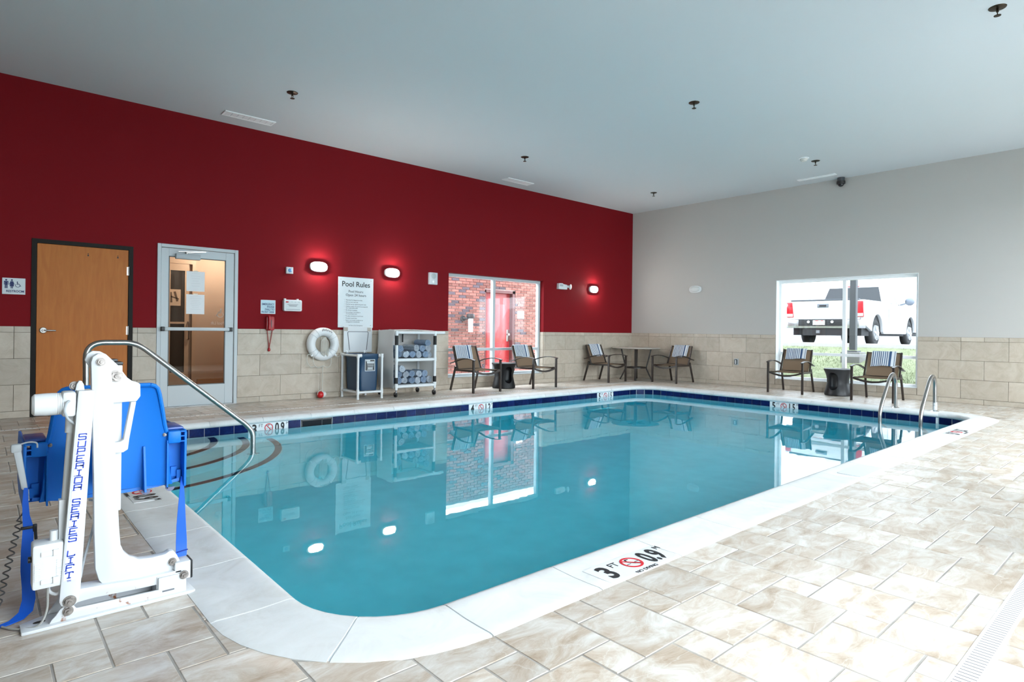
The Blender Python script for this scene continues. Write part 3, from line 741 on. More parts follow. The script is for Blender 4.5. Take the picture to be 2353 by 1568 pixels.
for i, (z0, z1, bits) in enumerate(((1.556, 1.826, 6), (1.248, 1.513, 8))):
    o = root('paper_notice', label=['white paper notice taped to the door glass, upper sheet', 'white paper notice taped to the door glass, lower sheet'][i], cat='notice', group='paper notices on the glass door')
    MB().sheet([[(-9.685+.225*u/4, .0135+.0015*math.sin(u*1.7+i), z0+(z1-z0)*v/4) for u in range(5)] for v in range(5)], .0008).build('sheet', M('white_paper', (.80, .81, .82), .8), o)
    ln = MB()
    for k in range(bits):
        wv = random.uniform(.06, .15); z = z1-.03-(z1-z0-.07)*k/bits; ln.box((-9.572-wv/2, .0098, z-.0022), (-9.572+wv/2, .0104, z+.0022))
    ln.build('faint_print', M('faint_grey_print', (.68, .69, .70), .8), o)
    MB().box((-9.60, .0095, z1-.008), (-9.545, .0102, z1+.012)).build('tape', M('clear_tape', (.75, .70, .60), .4), o)

beige = M('corridor_beige_paint', (.44, .335, .255), .75)
cr_ = MB(); cx0, cx1, cy0, cy1, cz = -11.0, -7.6, .23, 1.56, 2.45
cr_.box((cx0-.1, cy1, -.05), (cx1+.1, cy1+.1, cz)).box((cx0-.1, cy0, -.05), (cx0, cy1, cz)).box((cx1, cy0, -.05), (cx1+.1, cy1, cz)).box((cx0-.1, cy0, cz), (cx1+.1, cy1+.1, cz+.1))
o = cr_.build('wall_corridor', beige); tag(o, 'beige corridor walls seen through the glass door', 'wall', kind='structure')
o = MB().box((cx0, cy0, -.05), (cx1, cy1, .0)).build('floor_corridor', M('corridor_brown_floor', (.26, .13, .05), .35)); tag(o, 'brown corridor floor behind the glass door', 'floor', kind='structure')
MB().box((-9.16, cy1-.02, .10), (cx1, cy1, .24)).build('baseboard', M('amber_baseboard', (.40, .20, .07), .5), bpy.data.objects['wall_corridor'])
d3 = root('door_3', label='inner glazed door in beige frame seen through the glass door', cat='door', kind='structure')
y = cy1-.03; fm_ = M('beige_metal_frame', (.46, .34, .24), .45)
for q in ((-9.66, -9.60, .0, 2.12), (-9.255, -9.205, .0, 2.12), (-9.60, -9.255, 2.06, 2.12)): MB().box((q[0], y-.03, q[2]), (q[1], y+.03, q[3])).build('frame_bar', fm_, d3)
for q in ((-9.60, -9.56, .0, 2.06), (-9.36, -9.30, .0, 2.06), (-9.56, -9.36, 1.95, 2.06), (-9.56, -9.36, .0, .36), (-9.56, -9.36, 1.12, 1.15)): MB().box((q[0], y-.02, q[2]), (q[1], y+.015, q[3])).build('stile', fm_, d3)
MB().box((-9.56, y-.002, .36), (-9.36, y+.004, 1.95)).build('pane', M('dark_corridor_glass', (.035, .026, .02), .08), d3)
MB().tube(fillet([(-9.31, y-.02, 1.15), (-9.31, y-.08, 1.15), (-9.31, y-.08, .88), (-9.31, y-.02, .88)], .04), .012, 8).build('pull_handle', steel, d3)
dp = MB().box((-9.575, y-.012, 1.40), (-9.415, y-.005, 1.655)).build('decal_plate', M('beige_decal', (.50, .38, .27), .6), d3)
hh = MB(); yy = y-.0135
def hs(a, b, wv): hh.bar((a[0], yy, a[1]), (b[0], yy, b[1]), .002, wv, (0, 1, 0)); hh.v[-8:] = [Vector(v) for v in hh.v[-8:]]
for a, b, wv in (((-9.545, 1.45), (-9.555, 1.61), .03), ((-9.46, 1.47), (-9.50, 1.62), .03), ((-9.555, 1.545), (-9.44, 1.505), .016)):
    a, b = Vector(a), Vector(b); d_ = (b-a).normalized(); q = Vector((-d_.y, d_.x))*wv/2
    hh.xz([tuple(a-q), tuple(b-q), tuple(b+q), tuple(a+q)], yy-.001, yy)
hh = [hh][0]; hh.build('letter', M('brown_print', (.09, .055, .03), .7), dp)
lp = bpy.data.lights.new('corridor_fill_light', 'POINT'); lp.energy = 34; lp.color = (1, .92, .82); lp.shadow_soft_size = .15  # unseen fill light, added to brighten the closed corridor; it has no fixture
lo = bpy.data.objects.new('corridor_fill_light', lp); COL.objects.link(lo); lo.location = (-8.9, .85, 2.25)

# ------------------------------------------------------------------ things on the red wall
def plate_sign(name, label, cat, x0, x1, z0, z1, m=marker_m, th=.006, **k):
    o = root(name, ((x0+x1)/2, -T-.0 if z1 < WAIN else 0, (z0+z1)/2), label=label, cat=cat, **k); w_, h_ = x1-x0, z1-z0
    MB().box((-w_/2, -th, -h_/2), (w_/2, 0, h_/2)).build('plate', m, o, bevel=.0015, seg=1)
    return o, w_, h_
X, Z = (1, 0, 0), (0, 0, 1)
signm = M('pale_sign_face', (.60, .66, .69), .4)
o, w_, h_ = plate_sign('restroom_sign', 'square white restroom sign with navy figures beside the maple door', 'sign', -11.579, -11.373, 1.422, 1.608, signm)
fg = MB(); P = lambda u, v, e: Vector((u, -.0062-e, v))
def person(cx, skirt):
    fg.prism(arc2(cx, .069, .0095, 0, 330, 11), P, 0, .001)
    if skirt:
        fg.prism([(cx-.012, .056), (cx+.012, .056), (cx+.024, .018), (cx+.019, .015), (cx+.013, .03), (cx+.020, -.002), (cx-.020, -.002), (cx-.013, .03), (cx-.019, .015), (cx-.024, .018)], P, 0, .001)
        fg.prism([(cx-.010, -.002), (cx-.002, -.002), (cx-.002, -.026), (cx-.010, -.026)], P, 0, .001); fg.prism([(cx+.002, -.002), (cx+.010, -.002), (cx+.010, -.026), (cx+.002, -.026)], P, 0, .001)
    else:
        fg.prism([(cx-.020, .056), (cx+.020, .056), (cx+.020, .014), (cx+.014, .014), (cx+.014, .045), (cx+.012, .045), (cx+.012, -.026), (cx+.0015, -.026), (cx+.0015, .01), (cx-.0015, .01), (cx-.0015, -.026), (cx-.012, -.026), (cx-.012, .045), (cx-.014, .045), (cx-.014, .014), (cx-.020, .014)], P, 0, .001)
person(-.068, False); person(-.018, True); wheelchair(fg, lambda u, v, e: P(u+.032, v+.018, e), .078)
fg.build('figures', navyink, o); text('lettering', 'RESTROOM', .036, navyink, o, (.012, -.0065, -.070), X, Z, 'CENTER', .0005, .86, .001)

o, w_, h_ = plate_sign('emergency_sign', 'pale blue emergency phone sign above the red telephone', 'sign', -8.713, -8.503, 1.278, 1.479, M('pale_blue_sign', (.42, .60, .68), .4))
for k, s in enumerate(('EMERGENCY', 'PHONE', 'DIALS TO', 'FRONT DESK')): text('lettering', s, .040, navyink, o, (.088, -.0065, .026-.038*k), X, Z, 'RIGHT', .0005, .78, .0006)
MB().box((-w_/2, -.0065, -h_/2), (-w_/2+.005, -.0061, h_/2)).box((w_/2-.005, -.0065, -h_/2), (w_/2, -.0061, h_/2)).box((-w_/2, -.0065, h_/2-.005), (w_/2, -.0061, h_/2)).box((-w_/2, -.0065, -h_/2), (w_/2, -.0061, -h_/2+.005)).build('border', marker_m, o)

o, w_, h_ = plate_sign('pool_rules_sign', 'tall white pool rules board above the hamper lid', 'sign', -7.523, -6.909, 1.094, 1.899, signm, .008)
text('lettering', 'Pool Rules', .118, ink, o, (0, -.0085, .255), X, Z, 'CENTER', .0005, .98, .0012)
text('lettering', 'Pool Hours:', .054, ink, o, (0, -.0085, .160), X, Z, 'CENTER'); text('lettering', 'Open 24 hours', .058, ink, o, (0, -.0085, .100), X, Z, 'CENTER')
z = .045
for s, bl in (('Warning: No lifeguard on duty', 1), ('Swim at your own risk', 1), ('Pool for use by registered guests only', 1), ('Children under 14 must be accompanied', 1), ('by a responsible adult', 0), ('No diving or jumping', 1), ('No running or horseplay in', 1), ('or around pool area', 0), ('No glass containers in pool area', 1), ('No pets in pool area', 1), ('Report any unsafe conditions to', 1), ('management immediately', 0)):
    z -= .034 if bl else .026
    text('lettering', ('\u2022   ' if bl else '     ')+s, .0245, ink, o, (-.205, -.0085, z+.02), X, Z, 'LEFT', .0003, .95)
text('lettering', 'In Case of an Emergency', .024, ink, o, (0, -.0085, -.375), X, Z, 'CENTER', .0003)
for sx in (-1, 1):
    for sz in (-1, 1): MB().lathe([(0, -.011), (.006, -.0105), (.008, -.007)], 10, (sx*.265, 0, sz*.365), 'y').build('screw', steel, o)

o = root('intercom_box', (-8.309, 0, 1.934), label='small square grey box with blue round window, left of first lamp', cat='device')
MB().box((-.052, -.042, -.05), (.052, 0, .05)).build('body', lightgrey, o, bevel=.006)
MB().lathe([(0, -.052), (.022, -.050), (.030, -.044), (.034, -.041)], 20, (0, 0, 0), 'y').build('round_window', M('blue_dial', (.12, .30, .55), .2), o)
MB().lathe([(.030, -.0445), (.040, -.046), (.041, -.041), (.030, -.041)], 20, (0, 0, 0), 'y').build('ring', white, o)

o = root('first_aid_box', (-8.265, 0, 1.413), label='small white first aid box with rounded corners on the red wall', cat='box')
bx = MB(); bx.xz(rrect(-.135, -.088, .135, .082, .022), -.075, 0); bx.build('case', white, o, bevel=.008)
MB().xz(rrect(-.115, -.072, .115, .065, .012), -.0765, -.074).build('label_panel', M('pale_label', (.66, .70, .71), .5), o)
MB().box((-.112, -.0775, .038), (-.072, -.0766, .056)).build('red_mark', redink, o)
lb = MB()
for (a, b, z) in ((-.09, .075, .012), (-.07, .06, -.003), (-.06, .05, -.013), (-.105, .105, -.062)): lb.box((a, -.0775, z-.0025), (b, -.0766, z+.0025))
for x in (-.02, .03, .085): lb.box((x-.008, -.0775, .046), (x+.008, -.0766, .050))
lb.build('print', M('grey_print', (.16, .17, .19), .6), o)
for x in (-.105, .085): MB().box((x-.016, -.03, .078), (x+.016, -.0, .100)).box((x-.006, -.034, .084), (x+.006, -.029, .094)).build('hanger_tab', white, o, bevel=.003)

o = root('red_telephone', (-8.586, 0, 1.14), label='red wall telephone hanging under the emergency sign', cat='telephone')
ph = MB(); ph.xz(rrect(-.058, -.105, .058, .105, .02), -.055, 0); ph.build('base', redpl, o, bevel=.01)
hs_ = MB(); hs_.tube([(-.028, -.062, .10), (-.028, -.085, .085), (-.028, -.092, .0), (-.028, -.085, -.075), (-.028, -.062, -.092)], [.02, .022, .016, .022, .02], 12); hs_.build('handset', redpl, o)
kp = MB()
kp.box((-.006, -.0575, -.06), (.016, -.054, .05)); kp.build('keypad', M('dark_keypad', (.05, .012, .015), .4), o)
def coil(p, q, r, turns, rr=.003, n=8, sag=0):
    p, q = Vector(p), Vector(q); d_ = (q-p); t = d_.normalized(); a = t.cross(Vector((0, 1, 0))).normalized() if abs(t.y) < .9 else Vector((1, 0, 0)); b = t.cross(a); out = []
    for i in range(turns*n+1): k = i/(turns*n); an = 2*PI*turns*k; out.append(p+d_*k+a*math.cos(an)*r+b*math.sin(an)*r+Vector((0, 0, -sag*math.sin(PI*k))))
    return out
MB().tube(coil((-.04, -.03, -.10), (-.012, -.03, -.36), .006, 16), .0032, 6).tube(coil((.035, -.03, -.10), (-.008, -.03, -.36), .006, 16), .0032, 6).build('coiled_cord', redpl, o)
MB().sphere((-.010, -.03, -.385), .020, .016, .028, 12, 8).build('cord_knot', redpl, o)

def bulkhead(x, z, lit, label, axis='n', y0=None):
    o = root('bulkhead_lamp', (x, 0, z) if axis == 'n' else (0, y0, z), 0 if axis == 'n' else -PI/2, label=label, cat='lamp', group='oval bulkhead lamps')
    def oval(a, b, n=28):      # stadium-like outline
        return [(math.copysign(abs(math.cos(t))**.7, math.cos(t))*a, math.copysign(abs(math.sin(t))**.8, math.sin(t))*b) for t in (2*PI*k/n for k in range(n))]
    def shell(prof, mb):
        rings = [[(u, -d, v) for u, v in oval(a, b)] for a, b, d in prof]; n = len(rings[0])
        mb.add([v for r in rings for v in r], [(i*n+k, i*n+(k+1) % n, (i+1)*n+(k+1) % n, (i+1)*n+k) for i in range(len(rings)-1) for k in range(n)], True)
        mb.add(rings[-1], [tuple(range(n))]); return mb
    shell([(.138, .078, 0), (.140, .080, .03), (.136, .076, .042), (.118, .060, .046), (.115, .057, .040)], MB()).build('housing', white, o)
    shell([(.116, .058, .036), (.114, .056, .052), (.100, .047, .066), (.060, .028, .073)], MB()).build('diffuser', M('lit_diffuser', (.9, .9, .88), .4, emit=(1, .97, .92, 170)) if lit else M('unlit_diffuser', (.62, .64, .62), .3), o)
    for k in range(-2, 3): MB().box((-.108+abs(k)*.012, -.078, k*.020-.0028), (.108-abs(k)*.012, -.070, k*.020+.0028)).build('guard_bar', white, o, bevel=.001, seg=1)
    return o
bulkhead(-7.856, 2.024, True, 'lit oval lamp on red wall, nearest the first aid box')
bulkhead(-6.571, 2.023, True, 'lit oval lamp on red wall, above the towel cart')
bulkhead(-1.430, 2.026, True, 'lit oval lamp on red wall, near the room corner')
bulkhead(0, 2.032, False, 'unlit oval lamp on the greige wall', 'e', -1.724)

o = root('alarm_speaker', (-5.752, 0, 1.981), label='grey rectangular alarm speaker with round grille left of the red wall window', cat='speaker')
MB().box((-.085, -.055, -.107), (.085, 0, .107)).build('body', lightgrey, o, bevel=.008)
MB().lathe([(0, -.060), (.046, -.058), (.052, -.054)], 24, (.0, 0, .045), 'y').build('grille', M('pale_grille', (.45, .49, .50), .6), o)
MB().lathe([(0, -.082), (.022, -.066), (.034, -.062), (.036, -.054)], 20, (.005, 0, -.055), 'y').build('strobe_lens', M('strobe_lens', (.72, .75, .76), .1), o)

o = root('emergency_light', (-2.44, 0, 2.035), label='white emergency light with swivel head between window and corner lamp', cat='emergency light')
b_ = MB(); b_.xz([(-.16, -.065), (.10, -.065), (.11, .035), (-.02, .05), (-.04, .065), (-.15, .06)], -.075, 0); b_.build('body', white, o, bevel=.008)
MB().box((-.13, -.0775, -.005), (-.03, -.074, .04)).build('grille', grey, o)
hd = MB(); hd.tube([(.115, -.06, .0), (.15, -.075, .0), (.165, -.10, -.005), (.168, -.108, -.006)], [.02, .03, .058, .056], 18); hd.build('lamp_head', white, o)
MB().tube([(.1672, -.1065, -.006), (.1695, -.111, -.0062)], [.05, .044], 18).build('lens', M('clear_lens', (.6, .64, .66), .05), hd and o)

# ring buoy, its rope and float
o = root('ring_buoy', (-7.80, -.083, .833), label='white ring buoy with looped rope hung on the wainscot', cat='ring buoy')
MB().tube([(.190*math.cos(2*PI*k/48), 0, .190*math.sin(2*PI*k/48)) for k in range(48)], .066, 18, True).build('ring', M('white_buoy_vinyl', (.74, .76, .77), .45), o)
for an in (42, 132, 222, 318):
    for da in (-10, 10):
        t = math.radians(an+da); c = Vector((.19*math.cos(t), 0, .19*math.sin(t))); e1 = Vector((math.cos(t), 0, math.sin(t)))
        MB().tube([c+e1*math.cos(2*PI*k/20)*.0665+Vector((0, 1, 0))*math.sin(2*PI*k/20)*.0665 for k in range(20)], .0022, 6, True).build('band', grey, o)
lg = MB()
for k in range(9):
    t = math.radians(100-5.2*k); r0 = .20+.006*(k % 2); lg.bar((r0*math.cos(t), -.0655, r0*math.sin(t)), ((r0+.03)*math.cos(t), -.0655, (r0+.03)*math.sin(t)), .008, .004, (0, 1, 0))
lg.build('faded_print', M('faded_black_print', (.10, .10, .10), .7), o)
rp = MB()
for k in range(6):
    xx = -.045+.018*k; rp.tube(fillet([(-.005+.002*k, -.06, .10), (xx-.01, -.072, .05), (xx-.014, -.075, -.10), (xx, -.078, -.17-.02*(k % 3)), (xx+.012, -.075, -.10), (xx+.008, -.072, .05), (.004, -.06, .10)], .05), .0052, 7)
rp.tube(fillet([(-.03, -.06, .095), (.0, -.085, .105), (.03, -.06, .095)], .03), .006, 7)
rp.build('coiled_rope', rope_m, o)
lp_ = MB()
lp_.tube(fillet([(-.19, -.03, -.165), (-.255, -.03, -.15), (-.27, -.035, -.27), (-.20, -.035, -.355), (-.14, -.03, -.34)], .08), .006, 7)
lp_.tube(fillet([(-.17, -.04, -.19), (-.165, -.04, -.30), (-.10, -.045, -.365), (-.01, -.045, -.33)], .08), .006, 7)
lp_.tube(fillet([(-.01, -.045, -.33), (.05, -.04, -.365), (.115, -.04, -.33), (.125, -.03, -.21)], .08), .006, 7)
lp_.tube(fillet([(.17, -.03, -.18), (.25, -.03, -.205), (.285, -.03, -.15), (.25, -.02, .0)], .07), .006, 7)
lp_.build('grab_rope', rope_m, o)
for t in (222, 318):
    t = math.radians(t); MB().box((-.018, -.03, -.012), (.018, -.0, .012)).build('rope_clip', white, o, (.255*math.cos(t), -.02, .255*math.sin(t)), (0, -t, 0), bevel=.004)
MB().tube(fillet([(-.015, -.05, -.33), (-.012, -.03, -.45), (-.015, -.03, -.745), (.0, -.02, -.775)], .06), .0055, 7).build('throw_line', rope_m, o)
o = root('rope_float', (-7.812, -.085, .056), .25, label='small red and white rope float lying on deck below the ring buoy', cat='float')
MB().lathe([(.012, .0), (.05, .0), (.052, .02), (.046, .05), (.030, .068), (.012, .074)], 20, (0, 0, 0), 'x').build('white_half', M('white_float', (.76, .76, .75), .35), o)
MB().lathe([(.012, -.074), (.030, -.068), (.046, -.05), (.052, -.02), (.05, .0), (.012, .0)], 20, (0, 0, 0), 'x').build('red_half', M('red_float', (.55, .012, .015), .35), o)
MB().tube(fillet([(-.074, 0, 0), (-.085, -.02, .05), (-.01, -.01, .075), (.01, .0, .07)], .03), .005, 7).build('cord', rope_m, o)

# outlet on the end wall
o = root('outlet_cover', (-T, -2.706, .489), -PI/2, label='grey weatherproof outlet cover on the end wall wainscot', cat='outlet')
MB().xz(rrect(-.042, -.066, .042, .066, .014), -.03, 0).build('box', grey, o, bevel=.005)
MB().xz(rrect(-.028, -.052, .028, .05, .01), -.042, -.029).build('flap', M('dark_flap_and_mouth_shade', (.012, .015, .02), .5, spec=.1), o, bevel=.003)
MB().xz(rrect(-.012, -.045, .012, .038, .006), -.046, -.041).build('latch', lightgrey, o)

# ------------------------------------------------------------------ ceiling fittings
def vent(loc, wd, dp, nslat, label):
    o = root('ceiling_vent', loc, label=label, cat='vent', group='ceiling air vents')
    f = .028
    for q in ((-wd/2, wd/2, -dp/2, -dp/2+f), (-wd/2, wd/2, dp/2-f, dp/2), (-wd/2, -wd/2+f, -dp/2+f, dp/2-f), (wd/2-f, wd/2, -dp/2+f, dp/2-f)):
        MB().box((q[0], q[2], -.014), (q[1], q[3], 0)).build('frame_bar', white2, o, bevel=.003, seg=1)
    MB().box((-wd/2+f, -dp/2+f, -.004), (wd/2-f, dp/2-f, -.002)).build('backing', M('vent_shade', (.35, .38, .40), .7), o)
    a = (wd-2*f)/nslat
    for k in range(nslat):
        x = -wd/2+f+a*k
        MB().box((x+.003, -dp/2+f, -.0105), (x+a-.003, dp/2-f, -.0065)).build('blade', white2, o)
    return o
vent((-9.045, -.438, H), .66, .20, 8, 'long white ceiling vent above the glass door')
vent((-4.10, -.415, H), .66, .20, 8, 'white ceiling vent above the red wall window')
vent((-.43, -4.42, H), .10, .66, 2, 'narrow white ceiling slot vent beside the dome camera')
for x, y, lb in ((-8.952, -1.716, 'sprinkler head on ceiling nearest the glass door vent'), (-5.161, -4.848, 'sprinkler head alone over the middle of the pool'), (-5.091, -1.681, 'sprinkler head on ceiling by the vent above the window'),
                 (-1.495, -4.828, 'sprinkler head beside the round smoke detector'), (-1.489, -1.65, 'smallest sprinkler head, near the room corner'), (-5.18, -7.82, 'largest sprinkler head, at the top right edge')):
    o = root('sprinkler_head', (x, y, H), label=lb, cat='sprinkler', group='ceiling sprinklers')
    MB().lathe([(.0, -.012), (.030, -.012), (.062, -.006), (.066, 0)], 24).build('escutcheon', M('dark_brass', (.05, .036, .022), .35, .8), o)
    MB().cyl((0, 0, -.01), (0, 0, -.04), .010, 10).bar((-.012, 0, -.035), (-.004, 0, -.068), .005, .005).bar((.012, 0, -.035), (.004, 0, -.068), .005, .005).build('frame', M('dark_brass', (.05, .036, .022), .35, .8), o)
    MB().lathe([(0, -.074), (.026, -.073), (.027, -.069), (0, -.066)], 18).build('deflector', M('dark_brass', (.05, .036, .022), .35, .8), o)
o = root('smoke_detector', (-1.79, -4.765, H), label='round white smoke detector on the ceiling', cat='smoke detector')
MB().lathe([(0, -.016), (.07, -.016), (.078, -.008), (.078, 0)], 28).build('base', white, o); MB().lathe([(0, -.052), (.035, -.052), (.045, -.044), (.048, -.034), (.056, -.030), (.06, -.015)], 28).build('cover', M('cream_plastic', (.66, .64, .60), .45), o)
o = root('dome_camera', (-.075, -4.705, H), label='black dome security camera under the ceiling at the end wall', cat='camera')
MB().lathe([(0, -.075), (.062, -.075), (.062, 0), (0, 0)], 24).build('mount', M('slate_grey', (.06, .075, .085), .4), o)
MB().lathe([(0, -.12), (.066, -.118), (.072, -.11), (.072, -.066), (.066, -.072), (0, -.072)], 24).build('collar', black, o)
MB().sphere((0, 0, -.118), .048, .048, .05, 20, 10).build('dome', M('smoked_dome', (.01, .01, .012), .05), o)

# ------------------------------------------------------------------ deck drains
for nm, lab, a, b, y, wd, pit in (('far', 'thin white slotted deck drain along the red wall side', WX, -.9, -1.0, .028, .055), ('near', 'wide white slotted deck drain at the near window side', -11.5, -.5, -8.508, .074, .0225)):
    o = root('deck_drain', label=lab, cat='drain', group='white slotted deck drains')
    MB().box((a, y-wd/2, -.01), (b, y+wd/2, .0016)).build('channel', M('white_drain_plastic', (.72, .73, .74), .45), o)
    s_ = MB(); k = int((b-a)/pit); sw = .012 if nm == 'far' else .0045
    for i in range(k): s_.box((a+pit*(i+.5)-sw/2, y-wd*.36, .0015), (a+pit*(i+.5)+sw/2, y+wd*.36, .0021))
    sl_ = s_.build('slots', M('drain_slot_shadow', (.16, .15, .15), .8), o); sl_['kind'] = 'stuff'

# ------------------------------------------------------------------ lounge chairs (front faces local -y, origin between the front feet)
def make_chair():
    o = root('patio_chair')
    for s in (-1, 1):
        MB().box((s*.300-.0165, -.019, 0), (s*.300+.0165, .019, .555)).build('front_leg', bronze, o, bevel=.003, seg=1)
        MB().bar((s*.272, .70, 0), (s*.262, .565, .43), .030, .034, (0, 1, 0)).build('back_leg', bronze, o, bevel=.003, seg=1)
        MB().bar((s*.262, .50, .36), (s*.250, .665, .785), .028, .032, (0, 1, 0)).build('back_post', bronze, o, bevel=.004, seg=1)
        pts = [Vector((s*.300, -.035, .556)), Vector((s*.300, .04, .572)), Vector((s*.297, .14, .582)), Vector((s*.293, .26, .578)), Vector((s*.288, .38, .560)), Vector((s*.284, .50, .530)), Vector((s*.281, .60, .500)), Vector((s*.280, .68, .482))]
        rows = [[p+Vector((-.024, 0, 0)), p+Vector((.024, 0, 0))] for p in pts]
        MB().sheet(rows, .014).build('armrest', bronze, o, bevel=.003, seg=1)
        MB().bar((s*.262, .0, .372), (s*.262, .60, .365), .026, .034).build('seat_rail', bronze, o, bevel=.003, seg=1)
    fr = [(-.285, .0, .372), (-.20, -.004, .345), (-.10, -.008, .322), (0, -.01, .314), (.10, -.008, .322), (.20, -.004, .345), (.285, 0, .372)]
    MB().sheet([[(x, y-.016, z), (x, y+.016, z)] for x, y, z in fr], .030).build('front_rail', bronze, o)
    MB().bar((-.255, .50, .382), (.255, .50, .382), .026, .026).build('rear_rail', bronze, o)
    MB().bar((-.25, .665, .775), (.25, .665, .775), .012, .014).build('top_rail', bronze, o)
    MB().sheet([[(x, .02+.48*k/8, .392-.020*math.sin(PI*k/8)-.012*math.cos(x*6)) for x in (-.252, -.12, 0, .12, .252)] for k in range(9)], .006).build('seat', sling, o)
    MB().sheet([[(x, .512+.150*k/7+.012*math.cos(x*6), .395+.375*k/7) for x in (-.238, -.12, 0, .12, .238)] for k in range(8)], .006).build('backrest', sling, o)
    return o
def towel_mesh(wd, front, back, sk=.0, seed=0):
    rnd = random.Random(seed)
    d = Vector((0, .150, .375)).normalized(); n = Vector((0, -d.z, d.y)); top = Vector((0, .668, .787)); off = .021
    path = [top-d*front+n*off+d*0, top-d*front*.66+n*off, top-d*front*.33+n*(off-.001), top+n*off-d*.01, top+Vector((0, -.008, .014)), top+Vector((0, .014, .012)), top-n*off-d*.01, top-d*back*.5-n*off, top-d*back-n*off]
    N = 17; rows = []; us = []
    for i, p in enumerate(path):
        r = []
        for j in range(N):
            u = j/(N-1); x = (u-.5)*wd; wv = .004*math.sin(u*19+i*.4+seed)+rnd.uniform(-.0012, .0012); low = (i == 0)*(.010*math.sin(u*5+seed))
            r.append(p+Vector((x+sk*(p.z-.6), 0, low))+n*wv*(1 if i < 4 else .2 if i < 6 else -1))
        rows.append(r)
    mb = MB().sheet(rows, .009); me = mb.mesh('striped_towel', terry, auto=60)
    uv = me.uv_layers.new(name='UVMap')
    for l in me.loops: uv.data[l.index].uv = ((l.vertex_index % N)/(N-1), 0)
    return me
CH = [((-5.165, -.862), 0, 'brown sling chair nearest the towel cart, under the red wall window', -.06), ((-3.765, -.866), 0, 'brown sling chair to the right of the black drum table', -.05),
      ((-1.50, -.778), 0.03, 'brown sling chair against the red wall left of the round table', .015), ((-.805, -1.485), -PI/2, 'brown sling chair on the end wall side of the round table', -.0),
      ((-.83, -4.07), -PI/2+.08, 'tan sling chair under the pickup window, further from the ladder', -.02), ((-.995, -5.545), -PI/2+.04, 'tan sling chair standing behind the pool ladder', .0)]
TL = ['striped towel over chair beside the towel cart', 'striped towel over chair right of the black drum table', 'striped towel over chair left of the round table', 'striped towel over chair right of the round table', 'striped towel over chair under the pickup window', 'striped towel over chair behind the pool ladder']
proto = make_chair()
for i, (p, a, lb, tx) in enumerate(CH):
    c = proto if i == 0 else copy_tree(proto)
    c.location = (p[0], p[1], 0); c.rotation_euler = (0, 0, a); tag(c, lb, 'chair', 'patio chairs around the pool')
    t = bpy.data.objects.new('striped_towel', towel_mesh(.36, [.25, .24, .27, .27, .20, .26][i], .22, .05 if i < 2 else 0, i)); COL.objects.link(t)
    t.matrix_world = Matrix.Translation((p[0], p[1], 0)) @ Matrix.Rotation(a, 4, 'Z') @ Matrix.Translation((tx, 0, 0))
    tag(t, TL[i], 'towel', 'striped towels on the chairs')

# ------------------------------------------------------------------ drum side tables
def drum(loc, ang, label, m):
    prof = [(.0, 0), (.205, .0), (.218, .012), (.215, .05), (.192, .14), (.176, .22), (.178, .29), (.195, .37), (.222, .435), (.232, .458), (.228, .470), (.215, .474), (.0, .474)]
    pr = []
    for (a, b), (c, d) in zip(prof, prof[1:]):
        for k in range(3): pr.append((a+(c-a)*k/3, b+(d-b)*k/3))
    pr.append(prof[-1])
    o = MB().lathe(pr[1:-1], 56).build('drum_side_table', m, None, (*loc, 0), (0, 0, ang), auto=50)
    c = MB(); sh = [(u, v) for u, v in rrect(-.078, .080, .078, .385, .076, 8)]
    n = len(sh); rings = []
    for d, k in ((-.36, 1.0), (-.20, 1.0), (-.14, .93), (-.11, .82), (-.095, .60)): rings.append([(u*k, d, .235+(v-.215)*k) for u, v in sh])
    c.add([q for r in rings for q in r], [(i*n+k, i*n+(k+1) % n, (i+1)*n+(k+1) % n, (i+1)*n+k) for i in range(len(rings)-1) for k in range(n)], True)
    c.add(rings[0], [tuple(range(n))[::-1]]); c.add(rings[-1], [tuple(range(n))])
    cut = c.build('cutter', m)
    cut.rotation_euler = (0, 0, ang); cut.location = (*loc, 0)
    cut2 = cut.copy(); COL.objects.link(cut2); cut2.rotation_euler = (0, 0, ang+PI)
    for q in (cut, cut2):
        md = o.modifiers.new('b', 'BOOLEAN'); md.object = q; md.operation = 'DIFFERENCE'; md.solver = 'EXACT'
    bpy.context.view_layer.update(); dg = bpy.context.evaluated_depsgraph_get()
    me = bpy.data.meshes.new_from_object(o.evaluated_get(dg)); o.modifiers.clear(); o.data = me
    me.set_sharp_from_angle(angle=math.radians(45))
    bpy.data.objects.remove(cut); bpy.data.objects.remove(cut2)
    tag(o, label, 'side table', 'drum side tables'); return o
drum((-4.385, -.40), math.radians(-13), 'black drum side table between the two chairs under the red wall window', M('black_drum', (.006, .006, .007), .45, spec=.3))
drum((-.36, -4.80), math.radians(-95), 'charcoal drum side table between the two chairs under the pickup window', charcoal)

# ------------------------------------------------------------------ round table in the corner
o = root('round_table', (-.57, -.57, 0), label='round stone topped table on dark legs in the room corner', cat='table')
MB().lathe([(0, .702), (.515, .702), (.532, .708), (.538, .716), (.532, .728), (.515, .733), (0, .733)], 56).build('tabletop', stone('table_stone', [(.3, (.36, .33, .29)), (.7, (.46, .43, .39))], (9, 9, 9), .35, .02, None, .05), o)
for a in (25, 115, 205, 295):
    t = math.radians(a+10); e = Vector((math.cos(t), math.sin(t), 0)); tn = Vector((-e.y, e.x, 0))
    MB().sheet([[e*r+Vector((0, 0, z))-tn*.025, e*r+Vector((0, 0, z))+tn*.025] for r, z in ((.33, .702), (.285, .50), (.235, .30), (.232, .25), (.30, .10), (.355, .0))], .030).build('leg', bronze, o)
MB().lathe([(.175, .262), (.245, .262), (.245, .288), (.175, .288), (.175, .262)], 32).build('stretcher_ring', bronze, o)
